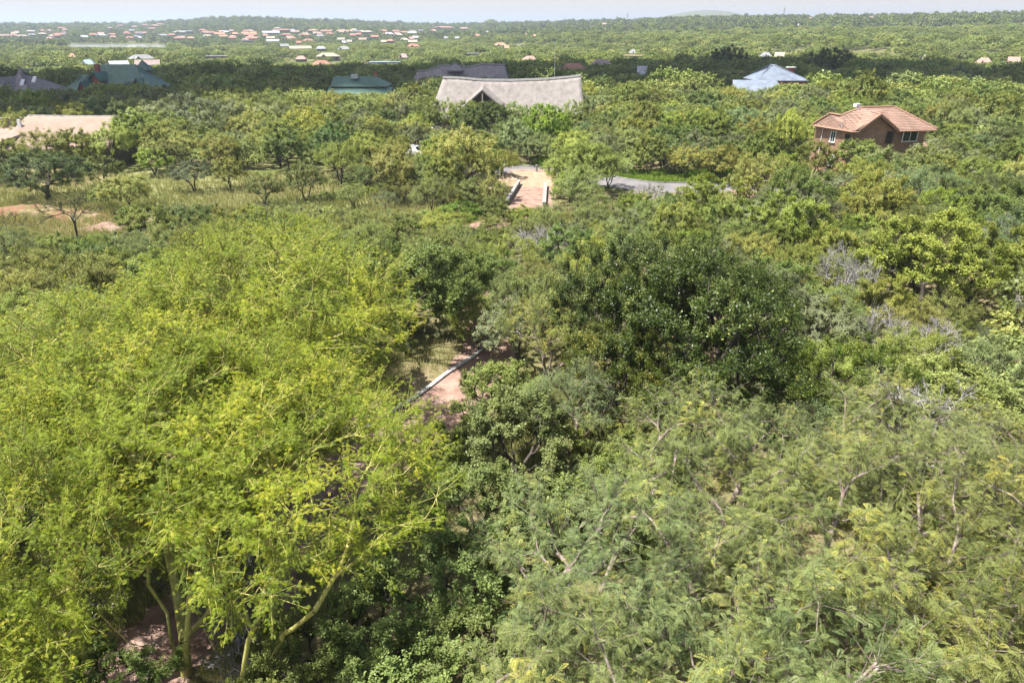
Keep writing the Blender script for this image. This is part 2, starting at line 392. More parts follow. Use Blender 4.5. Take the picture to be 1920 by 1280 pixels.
# ------------------------------------------------------------------ ground
def ground_mat():
    m, nt, o = newmat('bushveld_ground'); tc = N(nt, 'ShaderNodeTexCoord')
    def noise(s, d=6, r=.6):
        n = N(nt, 'ShaderNodeTexNoise'); n.inputs['Scale'].default_value = s; n.inputs['Detail'].default_value = d; n.inputs['Roughness'].default_value = r
        nt.links.new(tc.outputs['Object'], n.inputs['Vector']); return n.outputs['Fac']
    a = ramp(nt, [(.3, (.17, .15, .07)), (.5, (.24, .20, .11)), (.66, (.30, .22, .14))], noise(.9, 8, .7)).outputs[0]
    b = ramp(nt, [(.3, (.09, .11, .03)), (.7, (.15, .17, .05))], noise(2.5, 8, .7)).outputs[0]
    f = ramp(nt, [(.42, (0, 0, 0)), (.6, (1, 1, 1))], noise(.07, 5)).outputs[0]
    c = mix(nt, f, a, b)
    # far country: continuous bush cover seen edge-on
    far1 = ramp(nt, [(.35, (.07, .085, .032)), (.5, (.12, .13, .055)), (.68, (.21, .195, .10))], noise(.045, 9, .75)).outputs[0]
    ln = N(nt, 'ShaderNodeVectorMath', operation='LENGTH'); nt.links.new(tc.outputs['Object'], ln.inputs[0])
    mr = N(nt, 'ShaderNodeMapRange'); nt.links.new(ln.outputs['Value'], mr.inputs['Value']); mr.inputs['From Min'].default_value = 250; mr.inputs['From Max'].default_value = 700
    c = mix(nt, mr.outputs[0], c, far1)
    p = N(nt, 'ShaderNodeBsdfPrincipled'); nt.links.new(c, p.inputs['Base Color']); p.inputs['Roughness'].default_value = .95; p.inputs['Specular IOR Level'].default_value = .1
    bp = N(nt, 'ShaderNodeBump'); bp.inputs['Strength'].default_value = .6; bp.inputs['Distance'].default_value = .15; nt.links.new(noise(3.5, 8, .7), bp.inputs['Height']); nt.links.new(bp.outputs[0], p.inputs['Normal'])
    nt.links.new(p.outputs[0], o.inputs[0]); return m
rr = np.concatenate([[1.5, 4, 8, 14, 25, 45, 80, 130], np.geomspace(180, 6000, 120), [7500, 9500, 12000]])
NA = 720; aa = np.arange(NA) * 2 * pi / NA
X = (rr[:, None] * np.sin(aa)); Y = (rr[:, None] * np.cos(aa)); Z = terrain(X, Y)
Z[rr > 6500] = np.minimum(Z[rr > 6500], 0)
V = np.stack([X, Y, Z], -1).reshape(-1, 3); V = np.concatenate([V, [[0, 0, 0]]])
i = np.arange(len(rr) - 1)[:, None] * NA; j = np.arange(NA)[None, :]; j2 = (j + 1) % NA
F = np.stack([i + j, i + NA + j, i + NA + j2, i + j2], -1).reshape(-1, 4)[:, ::-1]
me = mesh_np('ground', V, F, ground_mat(), smooth=True)
tag(link('ground', me), kind='structure')
me2 = MB(); me2.prism([(1.51 * sin(a), 1.51 * cos(a)) for a in np.arange(24) * 2 * pi / 24][::-1], -.3, 0.0)
o_ = me2.build('ground', me.materials[0]); tag(o_, kind='structure')

M['soil'] = noisemat('pink_red_soil', [(.13, .085, .06), (.26, .165, .13), (.33, .225, .18), (.37, .28, .23)], 1.1, bump=.5, bscale=5, detail=9, spec=.1)
M['redsoil'] = noisemat('red_soil', [(.13, .075, .04), (.25, .13, .085), (.20, .17, .08), (.36, .25, .18)], .8, bump=.6, bscale=4, detail=9, spec=.1)
M['sand'] = noisemat('yellow_sand', [(.28, .19, .11), (.34, .25, .17), (.40, .33, .25)], 1.5, bump=.4, detail=8, spec=.1)
M['tar'] = noisemat('grey_road', [(.13, .12, .12), (.19, .18, .185), (.24, .215, .20)], .6, bump=.2, bscale=20, detail=8)
M['concrete'] = noisemat('pale_concrete', [(.22, .21, .20), (.38, .365, .345)], 2.0, bump=.15, detail=8)
M['kerbstone'] = courses('kerb_blocks', (.50, .49, .47), (.58, .57, .55), (.16, .15, .14), .9, 50., bump=.6, msize=.03)
M['drygrass'] = noisemat('dry_grass_ground', [(.13, .15, .045), (.21, .215, .085), (.30, .27, .14)], 1.0, bump=.4, detail=9)
M['verge'] = noisemat('green_verge', [(.09, .15, .02), (.14, .20, .03)], .7, bump=.4, detail=9)
def wob(pts, amp, rng, sub=4):
    pts = [np.array(p[:2], float) for p in pts]; o = []
    for a, b in zip(pts, pts[1:] + pts[:1]):
        for k in range(sub): o.append(a + (b - a) * k / sub + (rng.normal(size=2) * amp if amp else 0))
    return o
def sheet(name, pixels, mat, z, amp=.3, seed=1, kind='structure', label=None):
    L = wob([P(*q) for q in pixels], amp, np.random.default_rng(seed))
    me = bpy.data.meshes.new(name); me.from_pydata([(p[0], p[1], z) for p in L], [], [tuple(range(len(L)))]); me.materials.append(mat)
    bm_flip(me); return tag(link(name, me), label=label, kind=kind)
def bm_flip(me):
    import bmesh
    bm = bmesh.new(); bm.from_mesh(me); bmesh.ops.triangulate(bm, faces=bm.faces)
    for f in bm.faces:
        if f.normal.z < 0: f.normal_flip()
    bm.to_mesh(me); bm.free()
def strip(name, pts, wl, wr, mat, z, h=None, kind='structure', amp=0.0, seed=0, sub=6):
    """ribbon along a ground polyline; with h it is a solid kerb"""
    pts = [np.array(p[:2]) for p in pts]; Q = []
    rng = np.random.default_rng(seed)
    n = len(pts)
    for a in range(n - 1):
        p0 = pts[max(a - 1, 0)]; p1 = pts[a]; p2 = pts[a + 1]; p3 = pts[min(a + 2, n - 1)]
        for k in range(sub):
            t = k / sub; Q.append(.5 * ((2 * p1) + (-p0 + p2) * t + (2 * p0 - 5 * p1 + 4 * p2 - p3) * t * t + (-p0 + 3 * p1 - 3 * p2 + p3) * t ** 3))
    Q.append(pts[-1]); Q = np.array(Q); d = norm(np.gradient(Q, axis=0)); nn = np.stack([d[:, 1], -d[:, 0]], 1)
    A = Q - nn * (wl + rng.normal(size=(len(Q), 1)) * amp); B = Q + nn * (wr + rng.normal(size=(len(Q), 1)) * amp)
    mb = MB(); 
    z0 = z if h is None else -.1; z1 = z if h is None else h
    if h is None:
        for k in range(len(Q) - 1): mb.poly([(*A[k], z), (*B[k], z), (*B[k + 1], z), (*A[k + 1], z)])
    else:
        v = [];
        for k in range(len(Q)): mb.v += [(*A[k], z0), (*B[k], z0), (*B[k], z1), (*A[k], z1)]
        for k in range(len(Q) - 1):
            a = 4 * k; b = a + 4
            for e in range(4): f = (e + 1) % 4; mb.f.append((a + e, a + f, b + f, b + e))
        mb.f.append((0, 1, 2, 3)); e = 4 * (len(Q) - 1); mb.f.append((e + 3, e + 2, e + 1, e))
    o = mb.build(name, mat); 
    if h is None: bm_flip(o.data)
    if kind: o['kind'] = kind
    return o, A, B, Q
# tarred road crossing behind the driveway, with a kerb on its far side
ra = [P(880, 313), P(950, 318), P(1015, 322), P(1080, 329), P(1150, 342), P(1220, 351), P(1300, 353), P(1370, 355), P(1460, 362), P(1560, 372)]
road, rA, rB, rQ = strip('road', ra, 2.6, 2.4, M['tar'], .010)
k_, *_ = strip('road_kerb', rA[::3], .16, .10, M['concrete'], 0, .14); 
k_.name = 'kerb'
sheet('verge', [(1000, 299), (1040, 296), (1110, 310), (1190, 322), (1300, 335), (1420, 345), (1400, 352), (1290, 347), (1200, 342), (1100, 322), (1030, 315)], M['verge'], .004, .5, 3)
# driveway of red soil dropping from the road, between two white headwalls
sheet('driveway', [(957, 318), (1042, 318), (1040, 350), (1030, 388), (985, 420), (930, 425), (948, 385), (962, 350)], M['soil'], .014, .25, 4)
sheet('sand_apron', [(965, 322), (1036, 322), (1034, 350), (975, 352), (958, 338)], M['sand'], .018, .35, 5)
# the dirt track curving to the lower left
track = [P(950, 405), P(925, 470), P(930, 560), P(925, 640), P(880, 715), P(800, 790), P(700, 870), P(560, 990), P(420, 1110), P(300, 1230), P(200, 1330)]
tr, tA, tB, tQ = strip('dirt_track', track, 1.5, 1.7, M['soil'], .012, amp=.12, seed=2)
sheet('soil_patch', [(150, 1400), (180, 1130), (300, 1000), (520, 860), (640, 850), (600, 1010), (520, 1180), (480, 1400)], M['soil'], .008, .35, 8)
kp = [P(905, 655), P(884, 672), P(840, 700), P(790, 738), P(740, 770), P(695, 798), P(640, 835)]
kb, *_ = strip('kerb', kp, .11, .11, M['kerbstone'], 0, .12)
# red earthworks at the left edge
sheet('red_soil', [(-60, 380), (60, 378), (120, 392), (215, 392), (240, 410), (215, 432), (190, 452), (110, 455), (60, 440), (-60, 470)], M['redsoil'], .008, 1.0, 9)
sheet('dry_clearing', [(-60, 372), (60, 362), (150, 350), (260, 322), (330, 300), (430, 330), (470, 372), (620, 362), (780, 360), (760, 400), (640, 420), (420, 400), (250, 400), (100, 385), (-60, 385)], M['drygrass'], .004, .6, 10)
# earth banks and rubble
def heap(name, label, cat, cx, cy_, sx, sy, h, mat, seed, rz=0, group=None, k=26):
    rng = np.random.default_rng(seed); V = []; F = []
    u = np.linspace(-1, 1, k)
    ph = rng.uniform(0, 6, 6)
    for a in u:
        for b in u:
            r = hypot(a, b) * (1 + .15 * sin(3 * math.atan2(b, a) + ph[0]) + .08 * sin(7 * math.atan2(b, a) + ph[1]))
            z = max(0, 1 - r) ** .8 * h * (1 + .25 * sin(5 * a + ph[2]) * sin(6 * b + ph[3])) + (rng.normal() * .05 * h if r < 1 else 0)
            X, Y = a * sx, b * sy; V.append((cx + X * cos(rz) - Y * sin(rz), cy_ + X * sin(rz) + Y * cos(rz), max(z, 0) - .04))
    for a in range(k - 1):
        for b in range(k - 1): q = a * k + b; F.append((q, q + k, q + k + 1, q + 1))
    V = np.array(V); c = np.array([cx, cy_, 0]); o = link(name, mesh_np(name, V - c, np.array(F), mat), None, tuple(c))
    return tag(o, label, cat, group)
p = P(48, 402); heap('soil_heap', 'long low bank of dug red soil at the left edge of the picture', 'soil heap', p[0], p[1], 6, 1.5, 1.0, M['redsoil'], 1, .05)
p = P(140, 408); heap('soil_heap', 'red soil heap beside the thin bare tree', 'soil heap', p[0], p[1], 3.6, 1.6, .8, M['redsoil'], 2, -.1)
p = P(198, 430); heap('soil_heap', 'pale pinkish rubble heap just right of the thin bare tree', 'soil heap', p[0], p[1], 2.4, 1.6, .6, M['soil'], 3)
p = P(952, 338); heap('sand_heap', 'yellow sand heap at the left end of the driveway by the road', 'sand heap', p[0], p[1], 1.3, 1.6, 1.0, M['sand'], 4)
p = P(1392, 366); heap('rubble_heap', 'pinkish rubble heap under trees right of the road', 'rubble heap', p[0], p[1], 2.5, 1.4, .8, M['soil'], 5)
p = P(905, 424); heap('rubble_heap', 'small pale rubble heap at the foot of the driveway', 'rubble heap', p[0], p[1], 1.4, .8, .45, M['soil'], 6)
# headwalls of the driveway
def headwall(label, a, b, h0, h1, w):
    a = np.array(a[:2]); b = np.array(b[:2]); d = (b - a) / np.linalg.norm(b - a); n = np.array([-d[1], d[0]]) * w / 2
    t = thing('retaining_wall', label, 'low wall', (*a, 0)); mb = MB(); c = MB()
    def hexa(mb, n, z00, z01, z10, z11, ex):
        A, B = -d * ex, (b - a) + d * ex
        vs = [(*(A - n), z00), (*(B - n), z10), (*(B + n), z10), (*(A + n), z00), (*(A - n), z01), (*(B - n), z11), (*(B + n), z11), (*(A + n), z01)]
        k = len(mb.v); mb.v += [tuple(map(float, v)) for v in vs]
        for f in ((0, 3, 2, 1), (4, 5, 6, 7), (0, 1, 5, 4), (1, 2, 6, 5), (2, 3, 7, 6), (3, 0, 4, 7)): mb.f.append(tuple(k + i for i in f))
    hexa(mb, n, -.1, h0, -.1, h1, 0); hexa(c, n * 1.5, h0, h0 + .1, h1, h1 + .1, .06)
    mb.build('wall', M['concrete'], t); c.build('coping', M['concrete'], t)
headwall('narrow white concrete headwall along the left edge of the red driveway', P(950, 385), P(974, 346), .45, .5, .2)
headwall('wider white concrete headwall along the right edge of the red driveway', P(1020, 386), P(1023, 350), .3, .4, .26)
mb = MB(); p = P(1006, 322); mb.prism([(.14 * cos(a), .14 * sin(a)) for a in np.arange(10) * pi / 5], 0, .75)
t = thing('bollard', 'small white bollard standing on the edge of the tarred road', 'bollard', (p[0], p[1], 0)); mb.build('post', M['concrete'], t)
mb = MB(); mb.prism([(.17 * cos(a), .17 * sin(a)) for a in np.arange(10) * pi / 5], .75, .85); mb.build('cap', M['concrete'], t)
# the distant lake
def water_mat():
    m, nt, o = newmat('water'); p = N(nt, 'ShaderNodeBsdfPrincipled'); p.inputs['Base Color'].default_value = (.38, .40, .41, 1); p.inputs['Roughness'].default_value = .12
    n = N(nt, 'ShaderNodeTexNoise'); n.inputs['Scale'].default_value = .4; n.inputs['Detail'].default_value = 6; b = N(nt, 'ShaderNodeBump'); b.inputs['Strength'].default_value = .08
    tc = N(nt, 'ShaderNodeTexCoord'); nt.links.new(tc.outputs['Object'], n.inputs['Vector'])
    nt.links.new(n.outputs['Fac'], b.inputs['Height']); nt.links.new(b.outputs[0], p.inputs['Normal']); nt.links.new(p.outputs[0], o.inputs[0]); return m
wp = [(95, 84), (150, 83), (230, 83.5), (300, 84.5), (345, 87), (340, 91), (300, 93), (240, 93), (180, 91), (120, 88)]
ZL = float(terrain(P(230, 88, -8.5)[0], P(230, 88, -8.5)[1])) + .8
LAKE = [P(a, b, ZL)[:2] for a, b in wp]
L = wob([P(a, b, ZL) for a, b in wp], 3, np.random.default_rng(3))
me = bpy.data.meshes.new('lake'); me.from_pydata([(q[0], q[1], ZL) for q in L], [], [tuple(range(len(L)))]); me.materials.append(water_mat()); bm_flip(me)
tag(link('lake', me), kind='structure')
# ------------------------------------------------------------------ buildings
M['brick'] = courses('red_brick', (.26, .13, .075), (.34, .20, .125), (.30, .24, .19), .30, .11, bump=.3)
M['tile'] = courses('clay_roof_tiles', (.36, .235, .175), (.41, .275, .21), (.15, .08, .06), .40, .16, bump=.9, msize=.03)
M['ridge'] = noisemat('ridge_tiles', [(.34, .19, .14), (.39, .24, .18)], 2)
M['thatch'] = noisemat('pale_thatch', [(.18, .16, .145), (.25, .225, .21), (.30, .275, .255)], 1.2, bump=.8, bscale=9, detail=9, stretch=(1, 1, .3), spec=.1)
M['ridgecap'] = noisemat('thatch_ridge_cap', [(.20, .195, .19), (.30, .29, .28)], 2)
M['greythatch'] = noisemat('old_grey_thatch', [(.20, .18, .19), (.33, .30, .30)], 1.2, bump=.8, bscale=9, detail=9, stretch=(1, 1, .3), spec=.1)
M['tan'] = noisemat('pinkish_tan_thatch', [(.26, .19, .15), (.31, .235, .19), (.34, .265, .22)], .6, bump=.5, bscale=10, detail=9, spec=.1)
M['plaster'] = noisemat('cream_plaster', [(.30, .265, .22), (.38, .34, .29)], 1.0, detail=7)
M['white'] = noisemat('white_paint', [(.68, .68, .67), (.80, .80, .79)], 3)
M['green'] = courses('green_sheet_roof', (.075, .165, .125), (.09, .185, .145), (.045, .10, .08), .30, 50., rough=.5, bump=.5, msize=.03)
M['blue'] = courses('pale_blue_sheet_roof', (.20, .24, .31), (.225, .265, .335), (.13, .16, .21), .35, 50., rough=.45, bump=.5, msize=.03)
M['redbrick'] = courses('deep_red_brick', (.33, .07, .05), (.42, .12, .08), (.34, .22, .18), .5, .2, bump=.2)
M['timber'] = noisemat('dark_timber', [(.05, .035, .03), (.10, .07, .055)], 6)
M['steel'] = noisemat('galvanised_steel', [(.42, .43, .45), (.60, .61, .62)], 3, rough=.45, metal=.3)
def glassmat():
    m, nt, o = newmat('dark_window_glass'); p = N(nt, 'ShaderNodeBsdfPrincipled'); p.inputs['Roughness'].default_value = .08
    tc = N(nt, 'ShaderNodeTexCoord'); n = N(nt, 'ShaderNodeTexNoise'); n.inputs['Scale'].default_value = 1.2; nt.links.new(tc.outputs['Object'], n.inputs['Vector'])
    nt.links.new(ramp(nt, [(.4, (.012, .014, .016)), (.7, (.04, .045, .05))], n.outputs['Fac']).outputs[0], p.inputs['Base Color'])
    nt.links.new(p.outputs[0], o.inputs[0]); return m
M['glass'] = glassmat()

# --- brick house with the clay tile roof (right)
A_ = P(1524, 233, 5.5); B_ = P(1600, 245, 5.5); D_ = P(1685, 243.5, 5.5); E_ = P(1757, 241.5, 5.5)
G_ = P(1652, 214.5, 7.35); R1 = P(1617, 201.5, 7.75); R2 = P(1676, 200, 7.75); L_ = P(1556, 213, 7.0); Lv = P(1577, 216.5, 6.9)
cx0, cy0 = 45.0, 88.0
O = np.array([cx0, cy0, 0])
house = thing('brick_house', 'two storey brick house with a pinkish clay tile roof among the trees at right', 'house', (cx0, cy0, 0))
A, B, D, E, G, R1, R2, L_, Lv = [q - O for q in (A_, B_, D_, E_, G_, R1, R2, L_, Lv)]
Eb = np.array([E[0] - .6, R2[1] * 2 - E[1], 5.5]); Ab = np.array([A[0] + 2.5, Eb[1], 5.5]); K = np.array([G[0] + .1, G[1] + (R1[1] - D[1]) * .80, 7.35])
Bg = B + (D - B) * .12; Bg[2] = 5.5
rf = MB()
for f in ([A, B, Lv, L_], [B, Bg, G, K, R1, Lv], [G, D, K], [K, D, E, R2, R1], [E, Eb, R2], [R1, R2, Eb, Ab], [Lv, R1, Ab], [L_, Lv, Ab], [A, L_, Ab]):
    rf.slab(f, .14)
roof = rf.build('roof', M['tile'], house)
rc = MB()
for a, b in ((R1, R2), (R2, E), (A, L_), (L_, Lv), (Lv, R1), (G, K), (G, Bg), (G, D), (R2, Eb), (Ab, R1)):
    rc.bar(a + [0, 0, .03], b + [0, 0, .03], .11, k=6)
rc.build('ridge_tiles', M['ridge'], roof)
fa = MB()
for a, b in ((A, B), (B, Bg), (D, E), (E, Eb), (G, D), (G, Bg)): fa.bar(a - [0, 0, .16], b - [0, 0, .16], .10, k=4)
fa.build('fascia', M['white'] if False else M['ridge'], roof)
def inset(p, dx, dy): return np.array([p[0] + dx, p[1] + dy])
wA = inset(A, .55, .25); wB = inset(B, .1, .6); wD = inset(D, -.3, .5); wD2 = inset(D, -.3, .9); wE = inset(E, -.75, .8); wEb = inset(Eb, -.6, -.6); wAb = inset(Ab, .6, -.6)
wl = MB(); wl.prism([wA, wB, wD, wD2, wE, wEb, wAb], 0, 5.42)
gx = wB + (wD - wB) * .06
gp_ = MB(); apex = np.array([G[0], G[1] + .45])
pb = np.array([[*wB, 5.40], [*wD, 5.40], [*apex, 7.08]]); pbk = pb + np.array([0, .25, 0])
wall = wl.build('wall', M['brick'], house)
gp_.v += [tuple(q) for q in pb] + [tuple(q) for q in pbk]; gp_.f += [(0, 1, 2), (5, 4, 3), (0, 3, 4, 1), (1, 4, 5, 2), (2, 5, 3, 0)]
gp_.build('gable', M['brick'], wall)
def window(parent, a, b, t, z0, z1, wd, name='window', frame='white', bars=1):
    """window set on the wall line a-b, t along it"""
    a = np.array(a[:2]); b = np.array(b[:2]); d = (b - a) / np.linalg.norm(b - a); n = np.array([d[1], -d[0]]); c = a + (b - a) * t
    rz = math.atan2(d[1], d[0]); f = MB(); zc = (z0 + z1) / 2; q = c + n * .02
    for s in (-1, 1):
        e = q + d * s * (wd / 2); f.box(e[0], e[1], zc, .09, .10, z1 - z0 + .09, rz)
    f.box(q[0], q[1], z1, wd - .09, .10, .09, rz); 
    for k in range(bars): e = q + d * wd * ((k + 1) / (bars + 1) - .5); f.box(e[0], e[1], zc, .05, .08, z1 - z0 - .09, rz)
    fo = f.build(name, M[frame], parent)
    g = MB(); e = c + n * .005; g.box(e[0], e[1], zc, wd - .09, .03, z1 - z0 - .09, rz); g.build('pane', M['glass'], fo)
    s = MB(); e = c + n * .06; s.box(e[0], e[1], z0, wd + .2, .2, .08, rz); s.build('sill', M[frame], fo)
    return fo
window(wall, wA, wB, .54, 3.7, 5.0, .75)
window(wall, wA, wB, .93, 3.5, 4.9, .7, frame='timber', bars=0)
window(wall, wD, wE, .53, 4.0, 5.35, 2.1, bars=1)
window(wall, wB, wD, .93, 3.9, 5.2, .8, frame='timber', bars=0)
window(wall, wA, wB, .60, .9, 2.2, .9)
dn = MB(); q = wA + (wB - wA) * .22; dn.bar((q[0] - .06, q[1] - .12, 1.2), (q[0] - .06, q[1] - .12, 5.35), .05); dn.build('downpipe', M['white'], wall)
vp = MB(); q = P(1617, 199, 8.1) - O; vp.bar((q[0] - .4, q[1], 7.6), (q[0] - .4, q[1], 8.0), .06); vp.build('vent_pipe', M['steel'], roof)
vp = MB(); q = P(1579, 233, 6.2) - O; vp.bar((q[0], q[1], 5.8), (q[0], q[1], 6.5), .05); vp.build('vent_pipe', M['steel'], roof)
gy = MB(); q = P(1606, 202, 7.6) - O; gy.bar((q[0], q[1], 7.0), (q[0], q[1], 7.8), .05)
gy.box(q[0], q[1], 7.9, .7, .55, .35, .4); gy.build('geyser', M['white'], roof)
# porch roof
pr = MB(); c = P(1728, 272, 2.9) - O; w_, d_ = 2.6, 1.9
pc = [np.array([c[0] + a * w_, c[1] + b * d_, 2.6]) for a, b in ((-1, -1), (1, -1), (1, 1), (-1, 1))]; pt = [np.array([c[0] - .8, c[1], 3.35]), np.array([c[0] + .8, c[1], 3.35])]
for f in ([pc[0], pc[1], pt[1], pt[0]], [pc[1], pc[2], pt[1]], [pc[2], pc[3], pt[0], pt[1]], [pc[3], pc[0], pt[0]]): pr.slab(f, .12)
po = pr.build('porch_roof', M['tile'], house)
for a, b in ((-1, -1), (1, -1)):
    m_ = MB(); m_.box(c[0] + a * (w_ - .3), c[1] + b * (d_ - .3), 1.28, .35, .35, 2.56); m_.build('porch_pillar', M['brick'], po)
# water tank by the house
q = P(1538, 263, 2.4)
tk = thing('water_tank', 'small white water tank at the left corner of the brick house', 'water tank', (q[0] - .3, q[1] - 1.5, 0))
m_ = MB(); m_.prism([(.75 * cos(a), .75 * sin(a)) for a in np.arange(16) * pi / 8], .3, 2.1); m_.build('tank', M['white'], tk, smooth=False)
m_ = MB(); 
for k in range(16):
    a = k * pi / 8; b = (k + 1) * pi / 8; m_.poly([(.75 * cos(a), .75 * sin(a), 2.1), (.75 * cos(b), .75 * sin(b), 2.1), (.2 * cos(b), .2 * sin(b), 2.4), (.2 * cos(a), .2 * sin(a), 2.4)])
m_.poly([(.2 * cos(k * pi / 8), .2 * sin(k * pi / 8), 2.4) for k in range(16)]); m_.build('lid', M['white'], tk)
m_ = MB(); m_.box(0, 0, .14, 1.9, 1.9, .32); m_.build('plinth', M['concrete'], tk)

# --- thatched lodge (middle)
def thatch_roof(name, pts_ridge, depth, drop, mat, parent, conc=.35, endl=.6, endr=.1, nv=12, nu=40, ridge_w=.35, seed=0):
    """saddle-ridged thatch: ridge polyline (x,z) local, concave slopes both ways, hipped ends"""
    rng = np.random.default_rng(seed)
    xs = np.array([p[0] for p in pts_ridge]); zs = np.array([p[1] for p in pts_ridge])
    u = np.linspace(0, 1, nu); V = []; F = []
    for sg in (-1, 1):
        base = len(V)
        for iu in range(nu):
            x = xs[0] + (xs[-1] - xs[0]) * u[iu]; z = np.interp(x, xs, zs)
            for iv in range(nv):
                v = iv / (nv - 1); fl = v ** (1 + conc) * drop + (1 - conc) * 0
                e = (u[iu] - .5) * 2; sx = (endl if e < 0 else endr) * e * abs(e) ** 3 * v
                V.append((x + sx * depth, sg * (v ** .92) * depth, z - drop * (1 - (1 - v) ** (1 + conc)) + rng.normal() * .03))
        for a in range(nu - 1):
            for b in range(nv - 1):
                q = base + a * nv + b; f = (q, q + nv, q + nv + 1, q + 1)
                F.append(f if sg > 0 else f[::-1])
    o = link(name, mesh_np(name, np.array(V), np.array(F), mat, smooth=True), parent)
    s = o.modifiers.new('thick', 'SOLIDIFY'); s.thickness = .35; s.offset = -1 if False else 1
    s.offset = 0
    m_ = MB()
    for a in range(nu - 1):
        x0 = xs[0] + (xs[-1] - xs[0]) * u[a]; x1 = xs[0] + (xs[-1] - xs[0]) * u[a + 1]
        m_.bar((x0, 0, np.interp(x0, xs, zs) + .12), (x1 + .02, 0, np.interp(x1, xs, zs) + .12), ridge_w, k=6)
    m_.build('ridge_cap', M['ridgecap'], o)
    return o
a0 = P(829, 150, 8.2); a1 = P(1093, 147, 8.6); cx0 = (a0[0] + a1[0]) / 2; cy0 = 128.0
lodge = thing('thatched_lodge', 'big pale thatched lodge with a sagging ridge and a dark pointed entrance', 'lodge', (cx0, cy0, 0))
hw = (a1[0] - a0[0]) / 2
ridge = [(-hw, 8.25), (-hw * .72, 8.15), (-hw * .45, 7.85), (0, 7.8), (hw * .5, 8.0), (hw * .85, 8.35), (hw, 8.6)]
lr = thatch_roof('roof', ridge, 8.0, 5.9, M['thatch'], lodge, conc=.25, endl=.30, endr=.02)
lw = MB(); lw.prism([(-hw - 1.5, -6), (hw - .8, -6), (hw - .8, 6), (-hw - 1.5, 6)], 0, 3.0); lwall = lw.build('wall', M['plaster'], lodge)
ex = P(907, 160, 7.2)[0] - cx0
# entrance: a pointed hood projecting from the slope
hd = MB(); ap = (ex, -5.6, 6.95); apb = (ex, -1.0, 7.35)
for s in (-1, 1):
    hd.slab([ap, (ex + s * 4.4, -7.0, 3.5), (ex + s * 4.8, -4.4, 3.9), apb][::s], .32)
hood = hd.build('entrance_hood', M['thatch'], lodge)
gb = MB(); gb.v += [(ex - 4.0, -5.2, 3.5), (ex + 4.0, -5.2, 3.5), (ex, -5.0, 6.55), (ex - 4.0, -5.0, 3.5), (ex + 4.0, -5.0, 3.5), (ex, -4.8, 6.55)]; gb.f += [(0, 1, 2), (5, 4, 3), (0, 3, 4, 1), (1, 4, 5, 2), (2, 5, 3, 0)]
gb.box(ex, -5.1, 1.75, 8.0, .2, 3.5); gb.build('entrance_shade', M['timber'], lodge)  # dark panel closing the opening, its colour stands for the shade inside
for k, dx in enumerate((0, -2.4, 2.4)):
    m_ = MB(); m_.bar((ex + dx, -5.9, 0), (ex + dx, -5.9, 6.3 if dx == 0 else 4.4), .12, k=8); m_.build('post', M['plaster'], lodge)

# --- tan thatch roof and walls at the left edge
q0 = P(75, 220, 5.6); q1 = P(207, 218, 5.6); cx0 = (q0[0] + q1[0]) / 2; hw = (q1[0] - q0[0]) / 2
t = thing('thatched_house', 'broad plain pinkish tan roof half hidden by trees near the left edge', 'house', (cx0, q0[1] + .0, 0))
hw += 1.5
thatch_roof('roof', [(-hw, 5.7), (0, 5.6), (hw, 5.6)], 6.5, 3.4, M['tan'], t, conc=.02, endl=.2, endr=.3, ridge_w=.14, nu=24)
m_ = MB(); m_.prism([(-hw, -5), (hw, -5), (hw, 5), (-hw, 5)], 0, 2.9); m_.build('wall', M['plaster'], t)
m_ = MB(); q = P(20, 226, 5.4); m_.box(q[0] - cx0, 0.5, 4.2, 1.6, 1.2, 2.6); m_.build('chimney', M['plaster'], t)
q = P(5, 258, 4.2); t = thing('thatched_house', 'slanting tan roof with a plastered wall cut by the left edge of the picture', 'house', (q[0] - 6, q[1] + 2, 0))
m_ = MB(); m_.slab([(-7, -3.5, 2.8), (2.2, -5.5, 2.4), (6.5, 5.5, 4.6), (-7, 5.5, 4.7)], .3); m_.build('roof', M['tan'], t)
m_ = MB(); m_.prism([(-6.5, -2.5), (1.5, -4.2), (4.5, 4.2), (-6.5, 4.4)], 0, 2.55); m_.build('wall', M['plaster'], t)
m_ = MB(); m_.box(1.0, 5.9, 4.2, 3.0, .5, 2.8); m_.build('parapet', M['plaster'], t)
m_ = MB(); m_.box(4.3, 4.2, 5.0, .5, .5, 1.2, 0, .6); m_.build('vent', M['white'], t)

